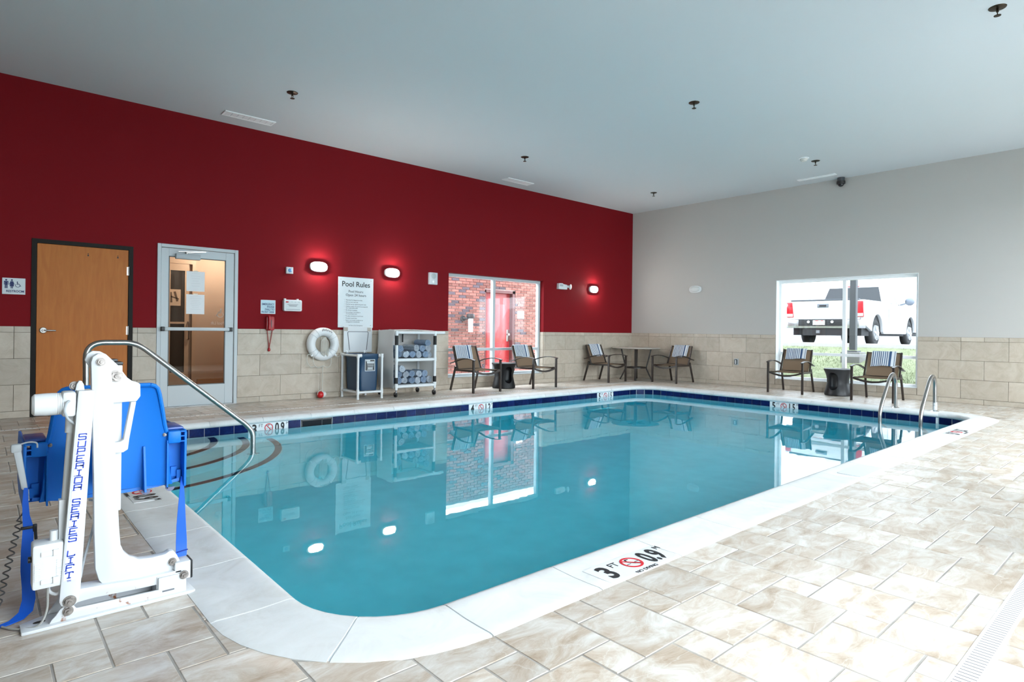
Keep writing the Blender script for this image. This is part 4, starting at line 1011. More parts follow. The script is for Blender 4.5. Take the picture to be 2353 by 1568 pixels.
MB().bar((-.24, 0, .695), (.24, 0, .695), .04, .014).bar((0, -.24, .695), (0, .24, .695), .04, .014).build('top_bracket', bronze, o)

# ------------------------------------------------------------------ linen hamper
o = root('linen_hamper', (-7.46, -.58, 0), label='navy bag linen hamper in white pipe frame with raised lid', cat='hamper')
wd, dp, ht = .405, .53, .685
for x in (0, wd):
    for y in (0, dp):
        MB().cyl((x, y, 0), (x, y, ht), .0185, 14).cyl((x, y, .075), (x, y, .15), .0235, 14).cyl((x, y, ht-.055), (x, y, ht+.006), .0235, 14).cyl((x, y, 0), (x, y, .022), .021, 14).build('post', pvc, o)
for z, r in ((.105, .0175), (ht-.02, .0175)):
    for a, b in (((0, 0), (wd, 0)), ((0, dp), (wd, dp)), ((0, 0), (0, dp)), ((wd, 0), (wd, dp))):
        if z > .3 and a[1] == b[1] == 0: continue
        MB().cyl((*a, z), (*b, z), r, 12).build('rail', pvc, o)
for x in (.022, wd-.022): MB().cyl((x-.022, 0, ht-.02), (x+.035*(1 if x < .2 else -1), 0, ht-.02), .0235, 12).build('elbow', pvc, o)
bg_ = MB(); rows = []
for z, i_, dz in ((ht+.004, .030, 0), (ht+.002, .022, 0), (ht-.06, .026, 0), (ht-.075, .036, 0), (.40, .042, 0), (.20, .048, 0), (.125, .055, 0)):
    rows.append([(x, y, z+dz) for x, y in rrect(i_, i_*.7, wd-i_, dp-i_*.7, .05, 5)])
n = len(rows[0]); bg_.add([v for r in rows for v in r], [(i*n+k, i*n+(k+1) % n, (i+1)*n+(k+1) % n, (i+1)*n+k) for i in range(len(rows)-1) for k in range(n)], True)
bg_.add(rows[-1], [tuple(range(n))]); bg = bg_.build('bag', navybag, o)
inn = MB(); r0 = [(x, y, ht+.004) for x, y in rrect(.030, .021, wd-.030, dp-.021, .05, 5)]; r1 = [(x, y, ht-.10) for x, y in rrect(.05, .04, wd-.05, dp-.04, .05, 5)]
inn.add(r0+r1, [(k, n+k, n+(k+1) % n, (k+1) % n) for k in range(n)], True); inn.add(r1, [tuple(range(n))]); inn.build('bag_lining', navybag, o)
ld = MB(); yy = dp-.03
ld.xz(rrect(.005, ht+.015, .50, ht+.425, .012), yy, yy+.022); lid = ld.build('lid', lightgrey, o, bevel=.004)
gr = MB().tube(fillet([(.105, yy-.003, ht+.05), (.068, yy-.003, ht+.345), (.432, yy-.003, ht+.345), (.40, yy-.003, ht+.05)], .03), .0045, 6); gr.build('lid_groove', M('dark_groove', (.10, .11, .12), .6), lid)
for x in (.04, .445): MB().box((x-.032, yy-.003, ht+.352), (x+.032, yy, ht+.412)).build('corner_patch', M('tan_patch', (.44, .40, .35), .7), lid)
MB().cyl((.36, yy-.02, ht+.01), (.36, yy+.01, ht+.03), .018, 10).cyl((.06, yy-.02, ht+.01), (.06, yy+.01, ht+.03), .018, 10).build('lid_hinge', pvc, lid)
lb = root('tmp'); bpy.data.objects.remove(lb)
q = MB().box((.128, .0235, .425), (.298, .0255, .605)).build('bag_label', M('label_white', (.62, .66, .68), .4), bg)
MB().box((.136, .0225, .433), (.290, .0236, .597)).build('label_face', M('label_black', (.008, .010, .012), .4), q)
pr_ = MB()
for k, (a, b, hgt) in enumerate(((.145, .215, .014), (.160, .283, .020), (.165, .280, .007), (.170, .275, .006), (.172, .268, .006))):
    z = .585-.024*k; pr_.box((a, .0218, z-hgt/2), (b, .0226, z+hgt/2))
for k in range(4): pr_.box((.175+.022*k, .0218, .455), (.190+.022*k, .0226, .477))
pr_.box((.165, .0218, .443), (.27, .0226, .448)); pr_.build('label_print', M('label_white', (.62, .66, .68), .4), q)

# ------------------------------------------------------------------ towel cart
o = root('towel_cart', (-6.835, -.645, 0), label='white pipe towel cart with mesh cover, two shelves and casters', cat='cart')
wd, dp, ht = .725, .50, 1.045
for x in (0, wd):
    for y in (0, dp):
        MB().cyl((x, y, .115), (x, y, ht), .024, 14).cyl((x, y, ht-.05), (x, y, ht+.004), .029, 14).cyl((x, y, .155), (x, y, .215), .029, 14).cyl((x, y, .56), (x, y, .62), .029, 14).build('post', pvc, o)
for a, b, z in (((-.02, 0), (wd+.19, 0), ht-.02), ((0, dp), (wd, dp), ht-.02), ((0, 0), (0, dp), ht-.02), ((wd, 0), (wd, dp), ht-.02)):
    MB().cyl((*a, z), (*b, z), .0235, 14).build('top_rail', pvc, o)
for z in (.585, .165):
    s_ = MB().cyl((0, 0, z), (wd, 0, z), .024, 14).build('shelf_rail', pvc, o)
    for a, b in (((0, dp), (wd, dp)), ((0, 0), (0, dp)), ((wd, 0), (wd, dp))): MB().cyl((*a, z), (*b, z), .022, 12).build('shelf_rail', pvc, o)
    MB().box((.012, .01, z+.018), (wd-.012, dp-.01, z+.026)).build('shelf', M('white_shelf_panel', (.62, .64, .64), .5), o)
for x, y in ((0, 0), (wd, 0), (0, dp), (wd, dp)):
    cs = MB().cyl((x, y, .07), (x, y, .118), .012, 10).box((x-.015, y-.012, .04), (x+.015, y+.03, .078)).build('caster', M('caster_fork', (.25, .26, .27), .3, .8), o)
    MB().cyl((x-.013, y+.015, .041), (x+.013, y+.015, .041), .041, 20).build('wheel', rubber, cs)
def mesh_cover():
    m = bpy.data.materials.new('white_mesh_cover'); m.use_nodes = True; nt = m.node_tree; nt.nodes.clear(); L = nt.links
    o_ = nt.nodes.new('ShaderNodeOutputMaterial'); d = nt.nodes.new('ShaderNodeBsdfDiffuse'); d.inputs[0].default_value = (.72, .73, .72, 1)
    tl_ = nt.nodes.new('ShaderNodeBsdfTranslucent'); tl_.inputs[0].default_value = (.72, .73, .72, 1); tr = nt.nodes.new('ShaderNodeBsdfTransparent')
    a = nt.nodes.new('ShaderNodeMixShader'); a.inputs[0].default_value = .35; b = nt.nodes.new('ShaderNodeMixShader'); b.inputs[0].default_value = .22
    L.new(d.outputs[0], a.inputs[1]); L.new(tl_.outputs[0], a.inputs[2]); L.new(a.outputs[0], b.inputs[1]); L.new(tr.outputs[0], b.inputs[2]); L.new(b.outputs[0], o_.inputs[0]); return m
cov = mesh_cover()
rows = []
for k in range(9):          # left flap bulges outward and hangs over the top rail
    z = 1.065-.93*k/8; bul = .035+.030*math.sin(PI*k/8)
    rows.append([(-bul-.01*math.sin(j*1.3+k), .0+dp*j/7, z+.008*math.sin(j*.9)) for j in range(8)])
cvo = MB().sheet(rows, .004).build('cover', cov, o)
rows = [[(-.035+(wd+.06)*k/8, y, 1.052+.022*math.sin(PI*k/8)*.4+.012*math.sin(PI*j/5)) for j, y in enumerate((.03, .12, .22, .32, .42, dp+.035))] for k in range(9)]
MB().sheet(rows, .004).build('cover_top', cov, cvo)
rows = [[(-.03+(wd+.06)*j/7, dp+.035+.008*math.sin(j+k*.7), 1.055-.90*k/6) for j in range(8)] for k in range(7)]
MB().sheet(rows, .004).build('cover_back', cov, cvo)
rows = [[(wd+.036+.012*math.sin(k*1.1+j), .02+(dp-.0)*j/5, 1.05-.88*k/6) for j in range(6)] for k in range(7)]
MB().sheet(rows, .004).build('cover_side', cov, cvo)
for x, z in ((0, .90), (wd, .90), (0, .235), (wd, .235)):
    MB().cyl((x, 0, z-.075), (x, 0, z+.075), .0275, 14).build('strap', rubber, o)
MB().cyl((wd*.55, dp-.02, .86), (wd*.55, dp-.02, 1.02), .012, 10).build('strap', rubber, o)
# rolled towels, each a thing of its own
def roll_mesh(r, seed):
    rnd = random.Random(seed); turns = 3.4; N = 44; th = .0105; pts = []
    for k in range(N+1):
        a = 2*PI*turns*k/N+seed; rr = .010+(r-.010)*k/N; pts.append((rr*math.cos(a)*1.05, rr*math.sin(a)*.95))
    ins = []
    for k in range(N+1):
        a = 2*PI*turns*k/N+seed; rr = max(.002, .010+(r-.010)*k/N-th*.8); ins.append((rr*math.cos(a)*1.05, rr*math.sin(a)*.95))
    mb = MB(); L = .36; n = N+1
    for pts_, in_ in ((pts, ins),):
        vs = [(u, 0, v) for u, v in pts_]+[(u, 0, v) for u, v in in_]+[(u, L, v) for u, v in pts_]+[(u, L, v) for u, v in in_]
        fs = []
        for k in range(N):
            fs += [(k, k+1, n+k+1, n+k), (2*n+k, 3*n+k, 3*n+k+1, 2*n+k+1), (k, 2*n+k, 2*n+k+1, k+1), (n+k, n+k+1, 3*n+k+1, 3*n+k)]
        fs += [(0, n, 3*n, 2*n), (N, 2*n+N, 3*n+N, n+N)]; mb.add(vs, fs, True)
    return mb
tb = [stone('blue_terry_%s' % nm, [(.3, c1), (.5, c2), (.8, c3)], (40, 14, 40), .95, .22, None, .6, .1) for nm, c1, c2, c3 in (('plain', (.20, .28, .42), (.28, .37, .50), (.40, .48, .58)), ('pale', (.32, .39, .49), (.50, .56, .63), (.74, .77, .80)))]
RM = [roll_mesh(.059, k*1.7).mesh('rolled_towel', tb[k % 2], auto=70) for k in range(4)]
def rolls(zs, rowsx, shelf):
    i = 0
    for rown, (z, xs) in enumerate(zip(zs, rowsx)):
        for x in xs:
            o_ = bpy.data.objects.new('rolled_towel', RM[i % 4] if rown < 5 else RM[0]); COL.objects.link(o_)
            o_.location = (-6.835+x, -.645+random.uniform(.015, .075), z+random.uniform(-.004, .004)); o_.rotation_euler = (0, random.uniform(0, 6.2), random.uniform(-.03, .03))
            pos = ['bottom row', 'second row', 'top'][rown]; cnt = ['first', 'second', 'third', 'fourth', 'fifth', 'sixth', 'seventh'][list(xs).index(x)]
            tag(o_, 'blue rolled towel, %s from left in %s of the cart\'s %s shelf' % (cnt, pos, shelf), 'rolled towel', 'rolled towels on the cart\'s %s shelf' % shelf); i += 1
rolls((.672, .772, .862), ([.088, .208, .330, .451, .572, .655][:6], [.095, .40, .517, .63], [.62]), 'upper')
rolls((.252, .352, .448), ([.088, .200, .318, .436, .552, .660], [.085, .205, .325, .445, .562], [.125]), 'lower')

# ------------------------------------------------------------------ pool rails
def disc(p, r, par): return MB().lathe([(0, .022), (.026, .022), (.034, .012), (r, .004), (r, 0)], 24, p).build('escutcheon', chrome, par)
o = root('stair_handrail', (-11.05, -2.497, 0), label='stainless stair handrail sloping down into the pool steps', cat='handrail')
pts = fillet([(-.002, 0, -.02), (-.012, 0, .922), (.37, 0, .922), (1.36, 0, .065), (1.425, 0, -.02), (1.43, 0, -.60)], [.14, .10, .05, .10], 8)
MB().tube(pts, .0245, 16).build('tube', steel, o); disc((0, 0, .004), .06, o); disc((1.43, 0, -.615), .062, o)
for y, lb, cuff in ((-6.05, 'chrome ladder grab rail on the chair side', False), (-6.54, 'chrome ladder grab rail nearest the pool corner', True)):
    o = root('ladder_rail', (-1.585, y, 0), label=lb, cat='grab rail', group='pool ladder grab rails')
    pts = fillet([(0, 0, .0), (-.005, 0, .52), (-.20, 0, .535), (-.63, 0, .06), (-.64, 0, -.35), (-.50, 0, -.62), (-.20, 0, -1.0)], [.10, .13, .16, .10, .10], 10)
    pts = fillet([(0, 0, 0), (-.008, 0, .40), (-.075, 0, .50), (-.17, 0, .505), (-.27, 0, .45), (-.60, 0, .10), (-.665, 0, -.01), (-.668, 0, -.30), (-.55, 0, -.55), (-.40, 0, -.9)], [.10, .06, .07, .10, .12, .10, .1, .1], 8)
    MB().tube(pts, .0245, 16).build('tube', steel, o); disc((0, 0, .0), .055, o)
    if cuff: MB().cyl((0, 0, .01), (0, 0, .13), .027, 16).build('cuff', M('pale_scuffed_tape', (.50, .53, .55), .6, var=.3, vscale=60), o)

# ------------------------------------------------------------------ pool lift
LX, LY = -11.38, -6.25
o = root('pool_lift', (LX, LY, 0), label='white pool lift with blue plastic seat and lettered column', cat='pool lift')
def sh(p): return [(x-LX, z) for x, z in p]
def plate(name, poly, y0, y1, m=lwhite, par=o, bev=.0025): return MB().xz(sh(poly), y0-LY, y1-LY).build(name, m, par, bevel=min(bev, .003), seg=2)
def bolt(x, y, z, r, par, s=1):
    b = MB().lathe([(0, -.020), (r*.42, -.020), (r*.46, -.013), (r*.46, -.012)], 12, (x-LX, y-LY, z), 'y')
    b.xz([(x-LX+r*math.cos(PI*k/3+.3), z+r*math.sin(PI*k/3+.3)) for k in range(6)], y-LY-.013, y-LY-.003); b.lathe([(0, -.004), (r*1.25, -.004), (r*1.3, .001)], 18, (x-LX, y-LY, z), 'y')
    return b.build('bolt', M('rusty_steel_bolt', (.30, .27, .25), .4, .7, var=.4, vscale=60), par)
bp = MB().xy([(-11.652-LX, -6.315-LY), (-11.628-LX, -6.318-LY), (-11.112-LX, -6.312-LY), (-11.105-LX, -6.305-LY), (-11.112-LX, -6.175-LY), (-11.53-LX, -6.175-LY), (-11.60-LX, -6.205-LY), (-11.655-LX, -6.235-LY)], 0, .012).build('base_plate', lwhite, o, bevel=.003)
MB().xy([(-11.60+.018*math.cos(t)-LX, -6.255+.010*math.sin(t)-LY) for t in (2*PI*k/14 for k in range(14))], .0121, .0128).build('bolt_slot', M('dark_hole', (.03, .025, .02), .8), bp)
ch = [(-11.575, .012), (-11.568, .025), (-11.555, .038), (-11.545, .055), (-11.535, .064), (-11.518, .066), (-11.503, .058), (-11.497, .046), (-11.25, .040), (-11.235, .040), (-11.235, .085), (-11.137, .085), (-11.137, .012)]
cf = plate('base_channel', ch, -6.300, -6.288); cb = plate('base_channel', ch, -6.205, -6.193)
plate('base_block', [(-11.24, .012), (-11.24, .088), (-11.137, .088), (-11.137, .012)], -6.288, -6.205)
sq_ = plate('square_tube', [(-11.175, .055), (-11.175, .125), (-11.118, .125), (-11.118, .055)], -6.285, -6.215)
plate('tube_cap', [(-11.118, .053), (-11.118, .127), (-11.111, .125), (-11.111, .055)], -6.287, -6.213, black, sq_, .002)
plate('serial_mark', [(-11.222, .028), (-11.222, .034), (-11.180, .034), (-11.180, .028)], -6.3012, -6.3, M('grey_print', (.16, .17, .19), .6), cf, 0)
# lower lever and lettered column
lev = [(-11.545, .080), (-11.540, .068), (-11.525, .058), (-11.507, .060), (-11.44, .064), (-11.30, .058), (-11.15, .055), (-11.15, .095), (-11.30, .093), (-11.42, .104), (-11.485, .108), (-11.53, .115)]
plate('lower_arm', lev, -6.285, -6.215)
col = [(-11.548, .085), (-11.541, .070), (-11.526, .060), (-11.510, .061), (-11.496, .070), (-11.490, .082), (-11.486, .12), (-11.4505, .835), (-11.499, .835)]
co_ = plate('column', col, -6.312, -6.286)
MB().xz(sh([(-11.540, .10), (-11.501, .835), (-11.458, .835), (-11.495, .10)]), -6.286-LY, -6.235-LY).build('column_back', lwhite, co_)
dl = MB().xz(sh([(-11.537, .158), (-11.501, .694), (-11.467, .694), (-11.502, .158)]), -6.3128-LY, -6.3118-LY).build('decal', M('pale_decal', (.72, .75, .82), .4), co_)
GLY = {'S': [((1, .82), (1, 1), (.0, 1), (.0, .52), (1, .48), (1, 0), (0, 0), (0, .18))], 'U': [((0, 1), (0, 0), (1, 0), (1, 1))], 'P': [((0, 0), (0, 1), (1, 1), (1, .46), (0, .46))],
       'E': [((1, 1), (0, 1), (0, 0), (1, 0)), ((0, .5), (.75, .5))], 'R': [((0, 0), (0, 1), (1, 1), (1, .5), (0, .5)), ((.55, .5), (1, .4), (1, 0))], 'I': [((.5, 0), (.5, 1)), ((.2, 0), (.8, 0)), ((.2, 1), (.8, 1))],
       'O': [((0, 0), (0, 1), (1, 1), (1, 0), (0, 0))], 'L': [((0, 1), (0, 0), (1, 0), (1, .2))], 'F': [((0, 0), (0, 1), (1, 1), (1, .8)), ((0, .52), (.75, .52))], 'T': [((.5, 0), (.5, 1)), ((0, .8), (0, 1), (1, 1), (1, .8)), ((.25, 0), (.75, 0))]}
blue_ink = M('royal_blue_print', (.02, .06, .50), .4)
word = 'SUPERIOR SERIES LIFT'; lt = MB(); z = .669; dzl = .0259
for k, chh in enumerate(word):
    if chh != ' ':
        cxm = -11.521+(z-.165)*.070
        wl, hl_ = .0215, .0198
        for stq in GLY[chh]:
            for a, b in zip(stq, stq[1:]):
                p = (cxm-LX+(a[0]-.5)*wl+(a[1]-.5)*.002, z-hl_/2+a[1]*hl_); q = (cxm-LX+(b[0]-.5)*wl+(b[1]-.5)*.002, z-hl_/2+b[1]*hl_)
                d_ = Vector((q[0]-p[0], q[1]-p[1])); L_ = d_.length; d_.normalize(); nn = Vector((-d_.y, d_.x))*.0019; g = d_*.0006
                p, q = Vector(p)-g, Vector(q)+g
                lt.xz([tuple(p-nn), tuple(q-nn), tuple(q+nn), tuple(p+nn)], -6.3138-LY, -6.3127-LY)
        if chh in 'PRIEF':
            lt.xz([(cxm-LX-wl*.72, z-hl_/2-.001), (cxm-LX-wl*.3, z-hl_/2-.001), (cxm-LX-wl*.3, z-hl_/2+.001), (cxm-LX-wl*.72, z-hl_/2+.001)], -6.3138-LY, -6.3127-LY)
    z -= dzl
lt.build('lettering', blue_ink, dl)
text('lettering', 'TM', .009, blue_ink, dl, (-11.527-LX, -6.3132-LY, .1535), X, Z)
# main mast
mast = [(-11.457, .935), (-11.452, .955), (-11.436, .967), (-11.418, .966), (-11.402, .950), (-11.394, .925), (-11.386, .80), (-11.378, .62), (-11.370, .45), (-11.362, .30), (-11.357, .235), (-11.346, .205), (-11.325, .180), (-11.295, .164), (-11.25, .160), (-11.205, .163), (-11.190, .172), (-11.176, .170), (-11.163, .150), (-11.150, .118), (-11.137, .095), (-11.140, .082), (-11.16, .078), (-11.25, .079), (-11.33, .074), (-11.375, .072), (-11.402, .084), (-11.424, .115), (-11.436, .16), (-11.441, .30), (-11.444, .50), (-11.452, .78)]
ms = plate('mast', mast, -6.262, -6.222, bev=.005)
head = [(-11.472, .942), (-11.465, .965), (-11.448, .976), (-11.425, .974), (-11.405, .962), (-11.385, .940), (-11.362, .915), (-11.350, .893), (-11.335, .870), (-11.318, .856), (-11.300, .850), (-11.291, .842), (-11.290, .795), (-11.303, .776), (-11.40, .774), (-11.445, .895)]
hdp = plate('head_bracket', head, -6.222, -6.200, bev=.004)
rp_ = MB().box((-11.405-LX, -6.195-LY, .35), (-11.347-LX, -6.140-LY, .918)).build('rear_post', lwhite, o, bevel=.004)
MB().box((-11.407-LX, -6.197-LY, .918), (-11.345-LX, -6.138-LY, .931)).build('post_cap', black, rp_, bevel=.004)
plate('post_cap', [(-11.395, .931), (-11.395, .942), (-11.362, .942), (-11.362, .931)], -6.19, -6.145, black, rp_, .003)
plate('brace', [(-11.322, .775), (-11.304, .775), (-11.326, .630), (-11.330, .590), (-11.346, .580), (-11.385, .580), (-11.385, .622), (-11.356, .622), (-11.345, .630)], -6.222, -6.190, bev=.003)
plate('seat_mount', [(-11.40, .42), (-11.40, .60), (-11.345, .60), (-11.345, .42)], -6.14, -5.93)
bolt(-11.427, -6.262, .936, .012, ms); bolt(-11.372, -6.222, .878, .018, hdp); bolt(-11.180, -6.262, .128, .012, ms); bolt(-11.146, -6.300, .078, .013, cf); bolt(-11.518, -6.312, .083, .016, co_); bolt(-11.521, -6.300, .045, .013, cf)
bolt(-11.504, -6.235, .848, .013, o); plate('top_lug', [(-11.505, .83), (-11.501, .855), (-11.494, .868), (-11.486, .868), (-11.479, .855), (-11.476, .83)], -6.27, -6.245, bev=.002)
# actuator, motor and control box
mo = MB().lathe([(.0, -.122), (.030, -.121), (.038, -.114), (.040, -.082), (.040, -.052), (.0385, -.050), (.040, -.048), (.0385, -.044), (.040, -.042), (.0385, -.038), (.040, -.036), (.0385, -.032), (.040, -.030), (.0385, -.026), (.040, -.024), (.040, .002), (.0, .002)], 28, (-11.508-LX, -6.265-LY, .788), 'x', True).build('motor', white, o, auto=30)
MB().box((-11.545-LX, -6.305-LY, .742), (-11.503-LX, -6.225-LY, .832)).build('gearbox', white, mo, bevel=.010)
MB().tube(fillet([(-11.525-LX, -6.306-LY, .80), (-11.535-LX, -6.325-LY, .795), (-11.542-LX, -6.325-LY, .77), (-11.53-LX, -6.31-LY, .735), (-11.508-LX, -6.29-LY, .715)], .02), .0042, 8).build('motor_cable', grey, mo)
MB().cyl((-11.512-LX, -6.255-LY, .75), (-11.514-LX, -6.255-LY, .68), .019, 16).cyl((-11.514-LX, -6.255-LY, .69), (-11.534-LX, -6.255-LY, .32), .013, 16).box((-11.548-LX, -6.272-LY, .25), (-11.528-LX, -6.24-LY, .44)).build('actuator_tube', white, o)
bx = MB().xz(rrect(-11.624-LX, .143, -11.535-LX, .300, .008, 3), -6.305-LY, -6.225-LY).build('control_box', white, o, bevel=.007)
MB().cyl((-11.562-LX, -6.265-LY, .295), (-11.562-LX, -6.265-LY, .335), .0125, 16).build('socket', white, bx)
MB().cyl((-11.624-LX, -6.27-LY, .245), (-11.634-LX, -6.27-LY, .245), .011, 14).build('knob', black, bx)
rb = MB()
for k in range(9):
    z = .175+.0075*k
    for xa, xb in ((-11.618, -11.602), (-11.556, -11.541)): rb.box((xa-LX, -6.3075-LY, z), (xb-LX, -6.304-LY, z+.004))
for x, z in ((-11.60, .262), (-11.60, .165)):
    rb.box((x-LX, -6.309-LY, z-.004), (x+.034-LX, -6.304-LY, z+.012)); rb.box((x+.034-LX, -6.313-LY, z-.006), (x+.05-LX, -6.304-LY, z+.016))
rb.build('ribs', white, bx)
MB().tube(fillet([(-11.575-LX, -6.265-LY, .145), (-11.575-LX, -6.265-LY, .115), (-11.55-LX, -6.285-LY, .105), (-11.535-LX, -6.275-LY, .125)], .015), .0055, 8).build('cable_stub', white, bx)
MB().tube(fillet([(-11.578-LX, -6.27-LY, .14), (-11.578-LX, -6.285-LY, .06), (-11.60-LX, -6.30-LY, .012), (-11.665-LX, -6.26-LY, .006), (-11.70-LX, -6.20-LY, .006)], .04), .0038, 7).build('power_cable', M('grey_cable', (.34, .34, .32), .5), bx)
MB().tube(fillet([(-11.452-LX, -6.20-LY, .41), (-11.42-LX, -6.20-LY, .40), (-11.437-LX, -6.20-LY, .30), (-11.468-LX, -6.21-LY, .18), (-11.478-LX, -6.23-LY, .13)], .03), .0045, 7).build('loop_cable', grey, o)
# moulded seat, its back towards the camera
SY = -5.90; SXc = -11.345
def s3(x, y, z): return (x-LX, y-LY, z)
bk_ = MB(); prof = [(.360, .238), (.40, .230), (.50, .222), (.59, .214), (.63, .205), (.70, .195), (.77, .183), (.795, .176), (.806, .165), (.812, .148)]
rows = [[s3(SXc+hw*(-1+2*j/10), SY+.028*(1-(2*j/10-1)**2)-.012+.03*(z-.36), z) for j in range(11)] for z, hw in prof]
bko = MB().sheet(rows, .010).build('seat_back', bluepl, o)
for s in (-1, 1):
    rim = [s3(SXc+s*hw, SY-.006, z) for z, hw in prof if z > .58]
    MB().tube(rim, .009, 8).build('back_rim', bluepl, bko)
MB().tube([s3(SXc-.148+.0296*k, SY-.004, .812) for k in range(11)], .009, 8).build('back_rim', bluepl, bko)
MB().sheet([[s3(SXc+.005+(-.265+.53*j/6), SY+.005+.46*k/6, .352-.018*math.sin(PI*min(1, k/4))+.02*abs(2*j/6-1)**3) for j in range(7)] for k in range(7)], .014).build('seat_pan', bluepl, o)
for s in (-1, 1):
    xa, xb = SXc+s*.214, SXc+s*.285
    side = MB().box(s3(min(xa, xb), SY+.035, .355), s3(max(xa, xb), SY+.045, .575)).build('side_panel', bluepl, o)
    MB().yz([(SY-.03-LY, .345), (SY-.035-LY, .59), (SY-.02-LY, .602), (SY+.38-LY, .600), (SY+.42-LY, .56), (SY+.42-LY, .38), (SY+.30-LY, .34)], xb-.005-LX, xb+.005-LX).build('arm_wall', bluepl, side, bevel=.002, seg=1)
    MB().yz([(SY-.03-LY, .345), (SY-.03-LY, .56), (SY+.04-LY, .56), (SY+.04-LY, .36)], xa-.003-LX, xa+.003-LX).build('rib', bluepl, side)
    bb = MB().box(s3(min(xa, xb)+(.018 if s < 0 else 0), SY-.035, .545), s3(max(xa, xb)-(.018 if s > 0 else 0), SY+.05, .600)).build('arm_bracket', bluepl, side, bevel=.006)
    bm_ = MB()
    for z in (.550, .573, .594): bm_.box(s3(min(xb, xb-s*.02), SY-.034, z), s3(max(xb, xb-s*.02), SY+.02, z+.005))
    bm_.build('slot_bars', bluepl, bb)
    MB().box(s3(min(xa, xb)-.0, SY+.0, .600), s3(max(xa, xb)+.0, SY+.17, .614)).build('arm_pad', bluepad, side, bevel=.008)
    MB().box(s3((xa+xb)/2-.012, SY+.02, .385), s3((xa+xb)/2+.012, SY+.037, .43)).box(s3((xa+xb)/2-.006+.016*s, SY+.01, .375), s3((xa+xb)/2+.010+.016*s, SY+.037, .415)).build('belt_clip', bluepl, side)
    bolt(SXc+s*.205, SY-.008, .585, .006, bko)
MB().yz([(SY-.045-LY, .345), (SY-.040-LY, .37), (SY-.005-LY, .54), (SY+.02-LY, .54), (SY+.02-LY, .345)], -11.222-LX, -11.214-LX).build('rib', bluepl, bko)
for x in (-11.215, -11.12): MB().xz(arc2(x-LX, .350, .018, 180, 360, 8), SY-.03-LY, SY-.02-LY).build('foot_tab', M('violet_grey_plastic', (.14, .15, .24), .5), bko)
MB().lathe([(0, -.014), (.008, -.012), (.011, .0)], 10, s3(-11.338, SY-.0, .465), 'y').build('brass_bolt', M('copper_bolt', (.42, .20, .10), .4, .8), bko)
# straps
def ribbon(pts, wd, right, th=.0025):
    return MB().sheet([[Vector(p)-Vector(right).normalized()*w_/2, Vector(p)+Vector(right).normalized()*w_/2] for p, w_ in zip(pts, wd if isinstance(wd, list) else [wd]*len(pts))], th)
rs = ribbon([s3(-11.066, -5.90, .385), s3(-11.072, -5.93, .34), s3(-11.082, -5.97, .27), s3(-11.094, -6.02, .20), s3(-11.104, -6.07, .14), s3(-11.108, -6.09, .105), s3(-11.113, -6.10, .06)], [.010, .018, .030, .040, .046, .046, .046], (1, .25, 0)).build('safety_strap', bluestrap, o)
MB().bar(s3(-11.127, -6.100, .106), s3(-11.083, -6.088, .106), .003, .004).build('stitch_line', M('dark_blue_thread', (0, .03, .25), .7), rs)
ls = ribbon([s3(-11.630, -6.03, .45), s3(-11.632, -6.04, .40), s3(-11.630, -6.05, .35), s3(-11.624, -6.05, .31), s3(-11.624, -6.06, .28), s3(-11.627, -6.07, .22), s3(-11.628, -6.08, .15), s3(-11.623, -6.09, .09), s3(-11.622, -6.11, .05), s3(-11.632, -6.14, .018), s3(-11.660, -6.17, .006), s3(-11.70, -6.19, .005), s3(-11.74, -6.20, .005)], [.012, .018, .022, .030, .034, .036, .036, .038, .040, .042, .042, .042, .042], (1, -.2, -.02)).build('safety_strap', bluestrap, o)
bc = MB().box(s3(-11.646, -6.060, .298), s3(-11.602, -6.045, .308)).box(s3(-11.610, -6.062, .285), s3(-11.597, -6.044, .312)).bar(s3(-11.603, -6.055, .305), s3(-11.600, -6.06, .255), .010, .006, (0, 1, 0)).build('buckle', black, ls, bevel=.002)
# hand control hung on the seat arm
o2 = root('hand_control', (-11.650, -5.985, .520), label='grey hand control hanging from the left arm of the blue seat', cat='remote')
hb = MB(); hb.sheet([[Vector((-.022+.030*k/5, y, .085-.17*k/5)), Vector((.004+.024*k/5, y, .085-.17*k/5))] for k in range(6) for y in (0,)], .022); hb.build('body', M('pale_grey_handset', (.58, .62, .64), .4), o2, bevel=.006)
MB().box((-.026, -.014, .060), (.008, .014, .094)).build('hook_block', M('pale_grey_handset', (.58, .62, .64), .4), o2, bevel=.008)
MB().tube(fillet([(.0, 0, .09), (.03, 0, .098), (.055, .0, .092), (.055, 0, .072)], .015), .003, 7).build('hook', lightgrey, o2)
MB().tube(coil((.026, 0, -.088), (.029, 0, -.13), .002, 8), .0035, 6).build('strain_relief', grey, o2)
base = (-11.650, -5.985, .52); rel = lambda x, y, z: (x-base[0], y-base[1], z-base[2])
pts = [rel(-11.622, -5.985, .39), rel(-11.630, -5.99, .36), rel(-11.640, -5.96, .33)]+[Vector(rel(*c)) for c in [(-11.655, -6.0, .322)]]
cc = coil(rel(-11.648, -6.0, .315), rel(-11.705, -6.06, .05), .0095, 10, n=10)
MB().tube(pts+cc+[rel(-11.72, -6.08, .01), rel(-11.76, -6.10, .006)], .0028, 7).build('coiled_cord', M('dark_grey_cord', (.09, .085, .08), .5), o2)

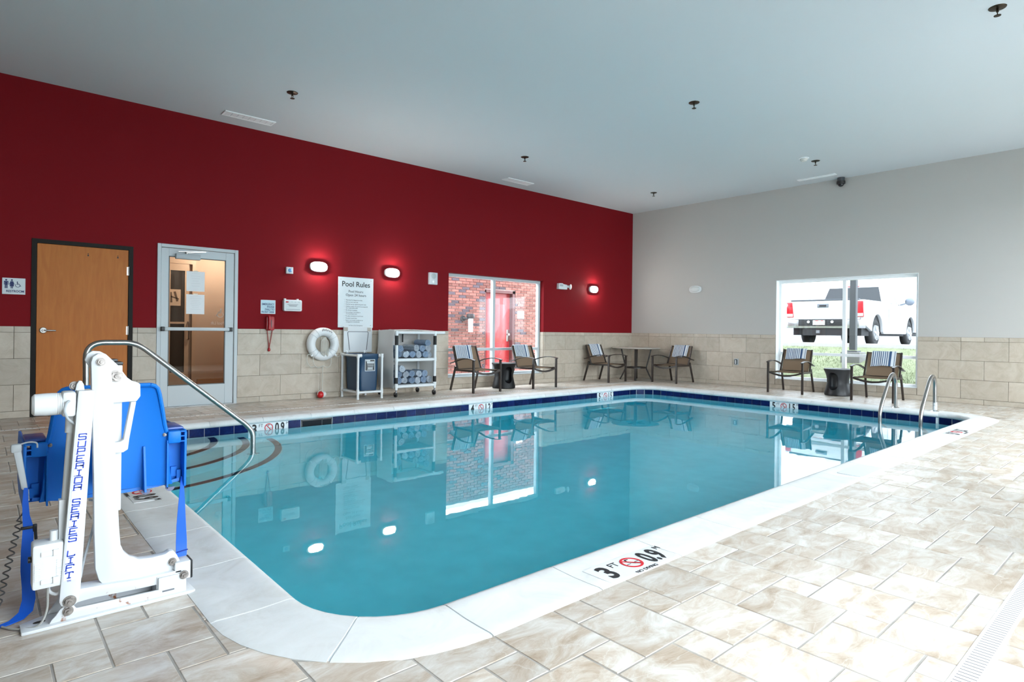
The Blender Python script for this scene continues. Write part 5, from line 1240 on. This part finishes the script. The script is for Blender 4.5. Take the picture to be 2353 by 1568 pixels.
# ------------------------------------------------------------------ outside the red wall window: brick court
BY = 2.8; BD = (-2.294, -1.265, 2.106); BX0, BX1, BZ1 = -6.6, 2.2, 2.83
mt = MB(); wall_pieces(mt, BX0, BX1, -.2, BZ1, [(BD[0], BD[1], -.2, BD[2])], lambda a, b, c, d: mt.box((a, BY+.012, c), (b, BY+.3, d)))
bw = mt.build('wall_court', mortar); tag(bw, 'red brick outer wall with pale mortar seen through the window', 'wall', kind='structure')
cp = MB().box((BX0, BY-.06, BZ1), (BX1, BY+.34, BZ1+.08)).build('wall_cap', white2, bw)
BR = unit('brick', brick_m); BRD = unit('brick', dbrick_m); CO, BL = .0677, .2125
blist = []
r_ = 0; z = -.1
while z < BZ1-.06:
    x = BX0+(BL/2 if r_ % 2 else 0)
    while x < BX1-.02:
        a, b = x, min(x+BL-.014, BX1)
        segs = [(a, b)]
        if z < BD[2]:
            segs = []
            if a < BD[0]: segs.append((a, min(b, BD[0])))
            if b > BD[1]: segs.append((max(a, BD[1]), b))
        for a, b in segs:
            if b-a > .02: blist.append((a, b, z))
        x += BL
    z += CO; r_ += 1
def bseen(t): 
    a, b, z = t; x = (a+b)/2; s = 8.97/(BY+8.97); wx = CAM.x+(x-CAM.x)*s; wz = 1.07+(z-1.07)*s
    return (W1[0]-.1 < wx < W1[1]+.1) and (.15 < wz < 2.2)
blist.sort(key=lambda t: (not bseen(t), abs((t[0]+t[1])/2+2.4)+abs(t[2]-1.1)*.8))
rest = MB(); rr = []
for k, (a, b, z) in enumerate(blist):
    dp_ = random.uniform(-.002, .002)
    if k < 300: inst(BRD if random.random() < .14 else BR, 'brick', bw, ((a+b)/2, BY+.012+dp_, z+.028), (b-a, .05, .053))
    else:
        n0 = len(rest.f); rest.box((a, BY-.013+dp_, z), (b, BY+.037+dp_, z+.053)); v = random.random(); rr += [v]*(len(rest.f)-n0)
me = bpy.data.meshes.new('brick_field'); me.from_pydata(rest.v, [], rest.f); me.materials.append(brick_m)
at = me.attributes.new('rnd', 'FLOAT', 'FACE'); at.data.foreach_set('value', rr)
bf = bpy.data.objects.new('brick_field', me); COL.objects.link(bf); bf.parent = bw; bf['kind'] = 'stuff'
d4 = root('door_4', label='red service door in the brick court wall', cat='door', kind='structure')
rd = M('red_door_paint', (.42, .035, .04), .35); fd = M('dark_red_frame', (.10, .03, .03), .5)
MB().box((BD[0], BY+.0, -.1), (BD[0]+.05, BY+.2, BD[2])).box((BD[1]-.09, BY+.0, -.1), (BD[1], BY+.2, BD[2])).box((BD[0], BY, BD[2]-.07), (BD[1], BY+.2, BD[2])).build('frame', fd, d4)
MB().box((BD[0]+.05, BY+.12, -.1), (BD[1]-.09, BY+.165, BD[2]-.07)).build('slab', rd, d4)
MB().box((BD[0]+.16, BY+.11, .2), (BD[0]+.30, BY+.121, 1.9)).box((BD[0]+.42, BY+.112, .3), (BD[1]-.17, BY+.121, 1.75)).build('raised_panel', rd, d4, bevel=.004)
MB().cyl((BD[1]-.16, BY+.12, .98), (BD[1]-.16, BY+.05, .98), .03, 14).box((BD[1]-.20, BY+.10, .80), (BD[1]-.12, BY+.12, 1.10)).build('handle_plate', steel, d4)
o = root('wall_lantern', (-2.98, BY-.013, 1.36), label='dark wall lantern with clear glass cylinder on the brick wall', cat='lamp')
MB().lathe([(0, -.03), (.07, -.025), (.075, 0)], 20, (0, 0, 0), 'y').build('back_plate', M('dark_grey_metal', (.035, .038, .042), .45), o)
MB().tube(fillet([(0, -.03, 0), (.03, -.12, .0), (.11, -.15, .01)], .05), .028, 12).build('arm', M('dark_grey_metal', (.035, .038, .042), .45), o)
MB().lathe([(0, -.03), (.085, -.03), (.098, .0), (.10, .03), (.09, .075), (.06, .09), (0, .092)], 24, (.12, -.16, .03)).build('cap', M('dark_grey_metal', (.035, .038, .042), .45), o)
MB().lathe([(.058, -.36), (.062, -.03), (.050, -.03), (.046, -.36), (.058, -.36)], 24, (.12, -.16, .03)).build('glass_cylinder', M('milky_glass', (.75, .78, .80), .1, spec=.8), o)
MB().cyl((.12, -.16, .0), (.12, -.16, -.20), .02, 10).build('bulb', M('bulb_white', (.7, .7, .68), .3), o)
o = root('wall_notice', (-1.085, BY-.014, 1.498), label='small white notice on the brick beside the red door', cat='notice')
MB().box((-.115, -.006, -.098), (.115, 0, .098)).build('plate', M('bright_white_plate', (.85, .86, .87), .5), o)
gc = MB().box((-30, .23, -.25), (.23, 60, -.12)).build('ground_court', M('court_concrete', (.45, .45, .44), .9, var=.1, vscale=2)); tag(gc, 'concrete ground of the brick court', 'ground', kind='structure')

# ------------------------------------------------------------------ outside the end wall window: lawn, lot, pickup
def gz_(x): return .06 if x < .5 else (.06+.70*min(1, (x-.5)/4.3)**.85)
GX = [.23, .5, 1, 1.5, 2, 2.6, 3.2, 3.8, 4.4, 4.85]
lw = MB(); ys = [-26+2*k for k in range(27)]; vs = []
for x in GX: vs += [(x, y, gz_(x)+.02*math.sin(y*1.7+x*2)) for y in ys]
n = len(ys); lw.add(vs, [(i*n+j, (i+1)*n+j, (i+1)*n+j+1, i*n+j+1) for i in range(len(GX)-1) for j in range(n-1)], True)
grass_m = stone('lawn_green', [(.3, (.15, .18, .09)), (.5, (.26, .29, .17)), (.75, (.40, .41, .28))], (5, 5, 5), .9, .3, None, .2, .1)
lo_ = lw.build('lawn', grass_m); tag(lo_, 'sloping pale lawn outside the end wall window', 'lawn', kind='structure')
gb_ = MB(); rr = []; rnd = random.Random(3)
for k in range(11000):
    x = .35+4.4*rnd.random()**1.1; y = rnd.uniform(-8.2, -.6); z = gz_(x); 
    if abs(x-2.95) < .3 and abs(y+3.9) < .3: continue
    h_ = rnd.uniform(.015, .045)*(2.3 if x < 1.5 and -6.3 < y < -3.9 and rnd.random() < .45 else 1); a = rnd.uniform(0, 6.3); w2_ = .005; b = rnd.uniform(-.025, .025); c = rnd.uniform(-.025, .025)
    gb_.add([(x-math.cos(a)*w2_, y-math.sin(a)*w2_, z-.01), (x+math.cos(a)*w2_, y+math.sin(a)*w2_, z-.01), (x+b, y+c, z+h_)], [(0, 1, 2)]); rr.append(rnd.random())
me = bpy.data.meshes.new('grass'); me.from_pydata(gb_.v, [], gb_.f); me.materials.append(grass_m); at = me.attributes.new('rnd', 'FLOAT', 'FACE'); at.data.foreach_set('value', rr)
go = bpy.data.objects.new('grass', me); COL.objects.link(go); tag(go, 'short grass blades on the slope below the parking lot', 'grass', kind='stuff')
cu = MB().box((4.8, -26, .3), (4.98, 26, .86)).build('kerb', M('kerb_concrete', (.50, .49, .46), .9), bevel=.02); tag(cu, 'concrete kerb between lawn and parking lot', 'kerb', kind='structure')
pk = MB().box((4.98, -60, .3), (90, 60, .79)).build('parking_lot', M('asphalt', (.22, .22, .225), .9, var=.1, vscale=3)); tag(pk, 'grey asphalt parking lot under the pickup', 'parking lot', kind='structure')
hl_ = MB(); n = 40; vs = []
for k in range(n+1):
    y = -110+200*k/n; h_ = 5.5+2.2*math.sin(k*.7)+1.5*math.sin(k*1.9+1); vs += [(88, y, .5), (92, y, h_), (120, y, h_*.8)]
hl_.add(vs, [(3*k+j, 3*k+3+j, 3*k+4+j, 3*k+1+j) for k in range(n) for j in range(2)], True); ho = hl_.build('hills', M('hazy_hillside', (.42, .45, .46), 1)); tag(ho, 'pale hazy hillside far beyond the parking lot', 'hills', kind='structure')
sg = MB().box((-60, -60, -.2), (.2, WS-.23, -.05)).build('ground_south', M('court_concrete', (.45, .45, .44), .9, var=.1, vscale=2)); tag(sg, 'concrete ground outside the near windows', 'ground', kind='structure')
o = root('light_pole', (2.95, -3.90, gz_(2.95)), label='grey square light pole on concrete base outside the window', cat='light pole')
MB().box((-.062, -.062, .24), (.062, .062, 5.5)).build('pole', M('galvanised_pole', (.10, .105, .115), .6), o)
MB().box((-.20, -.20, -.35), (.20, .20, .20)).build('base', M('pole_base_concrete', (.22, .215, .21), .9), o, bevel=.02)
MB().box((-.12, -.12, .20), (.12, .12, .225)).build('flange', M('galvanised_pole', (.30, .31, .33), .5), o)

# pickup, tail towards the room
TX, TY, TZ = 5.45, -2.25, .75
o = root('pickup_truck', (TX, TY, TZ), math.radians(1.5), label='white pickup truck parked tail first beyond the window', cat='truck')
tw = M('white_car_paint', (.80, .81, .82), .25, coat=.5); tg = M('tinted_car_glass', (.03, .035, .04), .08); td = M('dark_underbody', (.03, .03, .032), .7); tc_ = M('chrome_bumper', (.55, .56, .58), .25, .8)
side = [(.16, .62), (.10, .95), (.08, 1.26), (2.22, 1.27), (2.26, 1.24), (3.95, 1.20), (4.25, 1.16), (5.35, 1.08), (5.62, .98), (5.74, .80), (5.72, .45), (5.03, .42)]+arc2(4.55, .42, .48, 0, 180, 12)+[(4.0, .36), (1.85, .36)]+arc2(1.30, .42, .48, 0, 180, 12)+[(.75, .45)]
for s in (-1, 1):
    a = [(u, z) for u, z in side]
    sd = MB().prism(a, lambda u, v, d: (u, d, v), s*.90, s*.99).build('body_side', tw, o, bevel=.02)
    for u in (2.26, 3.35): MB().box((u-.006, s*.991-.002, .50), (u+.006, s*.991+.002, 1.20)).build('door_seam', td, sd)
    if s < 0: MB().bar((3.15, s*1.0, 1.06), (3.0, s*1.0, 1.06), .03, .035).bar((2.15, s*1.0, 1.06), (2.0, s*1.0, 1.06), .001, .001).build('door_handle', tw, sd)
MB().box((.10, -.90, .74), (.16, .90, 1.255)).build('tailgate', tw, o, bevel=.02)
tgp = MB().box((.085, -.13, 1.06), (.11, .17, 1.17)).build('tailgate_handle', M('grey_handle_bezel', (.20, .22, .25), .4), o, bevel=.012)
MB().box((.078, -.07, 1.09), (.088, .11, 1.135)).build('handle_grip', td, tgp, bevel=.004)
MB().box((.09, -.88, 1.25), (.19, .88, 1.29)).build('tailgate_cap', M('dark_bed_cap', (.10, .11, .13), .6), o, bevel=.008)
MB().box((.16, -.90, .60), (2.2, .90, .68)).box((2.12, -.90, .6), (2.2, .90, 1.27)).build('bed_floor', td, o)
MB().box((.3, -.88, .30), (5.6, .88, .60)).box((2.3, -.88, .6), (5.5, .88, 1.05)).build('underbody', td, o)
bp_ = MB(); bp_.xy([(-.06, -.62), (-.06, .62), (.02, .62), (.02, -.62)], .50, .72); bp_.xy([(-.06, .62), (-.02, .92), (.10, 1.0), (.25, 1.0), (.25, .92), (.02, .62)], .50, .73); bp_.xy([(-.06, -.62), (.02, -.62), (.25, -.92), (.25, -1.0), (.10, -1.0), (-.02, -.92)], .50, .73)
bpo = bp_.build('rear_bumper', tc_, o, bevel=.012)
MB().box((-.075, -.56, .56), (-.055, .60, .735)).build('step_pad', td, bpo, bevel=.008)
lp2 = MB().box((-.088, -.10, .585), (-.076, .21, .715)).build('licence_plate', M('plate_white', (.75, .76, .76), .5), o)
pp = MB().box((-.0895, -.06, .69), (-.088, .0, .706)).box((-.0895, .06, .69), (-.088, .15, .706)); pp.build('plate_strip', redink, lp2)
p2 = MB()
for k in range(5): p2.box((-.0895, -.07+.05*k, .612), (-.088, -.045+.05*k, .662))
p2.build('plate_figures', M('plate_blue_grey', (.45, .48, .55), .5), lp2)
for y in (-.28, .33): MB().lathe([(0, -.082), (.035, -.088), (.04, -.07)], 12, (0, y, .67), 'x').build('bumper_lamp', M('plate_white', (.75, .76, .76), .5), bpo)
MB().box((-.03, -.5, .30), (.2, .5, .50)).build('hitch_bar', td, o); MB().box((-.09, .04, .36), (.02, .12, .44)).build('hitch_receiver', M('hitch_grey', (.25, .26, .28), .5), o)
MB().cyl((.12, -.72, .36), (.5, -.72, .38), .055, 16).build('tailpipe', tc_, o)
for s in (-1, 1):
    tl = MB().yz([(s*.80, .80), (s*.99, .80), (s*.985, 1.22), (s*.84, 1.22)], .07, .22).build('tail_lamp', M('red_lamp_lens', (.62, .02, .03), .15), o, bevel=.015)
    MB().yz([(s*.81, .82), (s*.985, .82), (s*.985, .90), (s*.815, .90)], .062, .10).build('reverse_lens', M('clear_car_lens', (.75, .72, .72), .15), tl)
# cab
B = [(2.25, .92, 1.20), (4.30, .92, 1.16)]; Tp = [(2.48, .74, 1.80), (2.75, .74, 1.86), (3.35, .74, 1.85), (3.62, .72, 1.80)]
cab = [(2.24, 1.18), (2.45, 1.78), (2.52, 1.85), (2.80, 1.91), (3.30, 1.90), (3.55, 1.84), (4.35, 1.16)]
def cabw(z): return .925-.20*max(0, (z-1.18))/.66
mb = MB(); vs = [(u, -cabw(z), z) for u, z in cab]+[(u, cabw(z), z) for u, z in cab]; n = len(cab)
mb.add(vs, [tuple(range(n))[::-1], tuple(range(n, 2*n))]+[(i, (i+1) % n, n+(i+1) % n, n+i) for i in range(n)])
cb_ = mb.build('cab', tw, o, bevel=.03, seg=3)
def rear(u0): return lambda a, z: (2.24+(z-1.18)*.35-u0, a, z)
rw = MB(); R_ = rear(.006); poly = [(-.80, 1.26), (.80, 1.26), (.67, 1.74), (-.67, 1.74)]
rw.add([R_(*p) for p in poly]+[rear(-.01)(*p) for p in poly], [(0, 1, 2, 3), (7, 6, 5, 4), (0, 4, 5, 1), (1, 5, 6, 2), (2, 6, 7, 3), (3, 7, 4, 0)]); rw.build('rear_window', tg, cb_)
rl = MB(); rl.add([rear(.02)(a, z) for a, z in ((-.16, 1.765), (.16, 1.765), (.16, 1.79), (-.16, 1.79))]+[rear(-.02)(a, z) for a, z in ((-.16, 1.765), (.16, 1.765), (.16, 1.79), (-.16, 1.79))], [(0, 1, 2, 3), (7, 6, 5, 4), (0, 4, 5, 1), (1, 5, 6, 2), (2, 6, 7, 3), (3, 7, 4, 0)]); rl.build('brake_lamp', M('red_lamp_lens', (.62, .02, .03), .15), cb_)
for s in (-1, 1):
    for poly in ([(2.62, 1.24), (3.28, 1.22), (3.24, 1.74), (2.74, 1.74)], [(3.34, 1.22), (4.10, 1.19), (3.56, 1.72), (3.30, 1.74)]):
        sw_ = MB(); P_ = lambda u, z, e: (u, s*(cabw(z)+e), z)
        sw_.add([P_(u, z, .004) for u, z in poly]+[P_(u, z, -.02) for u, z in poly], [(0, 1, 2, 3), (7, 6, 5, 4), (0, 4, 5, 1), (1, 5, 6, 2), (2, 6, 7, 3), (3, 7, 4, 0)]); sw_.build('side_window', tg, cb_)
    mr = MB().bar((3.62, s*.93, 1.24), (3.62, s*1.08, 1.29), .08, .04).build('wing_mirror', M('grey_mirror', (.22, .25, .30), .3), o)
    MB().sphere((3.62, s*1.17, 1.34), .07, .13, .12, 16, 10).build('mirror_shell', M('grey_mirror', (.22, .25, .30), .3), mr)
MB().add([(4.25, -.88, 1.15), (5.45, -.82, 1.06), (5.45, .82, 1.06), (4.25, .88, 1.15), (4.25, -.88, .9), (5.70, -.82, .75), (5.70, .82, .75), (4.25, .88, .9)], [(0, 1, 2, 3), (7, 6, 5, 4), (0, 4, 5, 1), (1, 5, 6, 2), (2, 6, 7, 3), (3, 7, 4, 0)]).build('hood', tw, o, bevel=.03)
for u in (1.30, 4.55):
    for s in (-1, 1):
        ty = MB().tube([(u+.29*math.cos(2*PI*k/32), s*.84, .39+.29*math.sin(2*PI*k/32)) for k in range(32)], .10, 12, True, ry=.125).build('tyre', rubber, o)
        rim = MB().lathe([(0, -.02), (.06, -.03), (.07, -.01), (.17, .0), (.205, -.03), (.215, .02), (0, .02)] if s < 0 else [(0, .02), (.06, .03), (.07, .01), (.17, 0), (.205, .03), (.215, -.02), (0, -.02)], 24, (u, s*.93, .39), 'y').build('rim', M('alloy_rim', (.58, .59, .60), .3, .4), ty)
        sp = MB()
        for k in range(6): t = 2*PI*k/6; sp.bar((u+.05*math.cos(t), s*.955, .39+.05*math.sin(t)), (u+.20*math.cos(t), s*.945, .39+.20*math.sin(t)), .03, .05, (0, 1, 0))
        sp.build('spokes', M('alloy_rim', (.58, .59, .60), .3, .4), ty)
        MB().xz(arc2(u, .42, .475, 0, 180, 14), s*.60, s*.895).build('wheel_arch', td, o)
finish_texts()
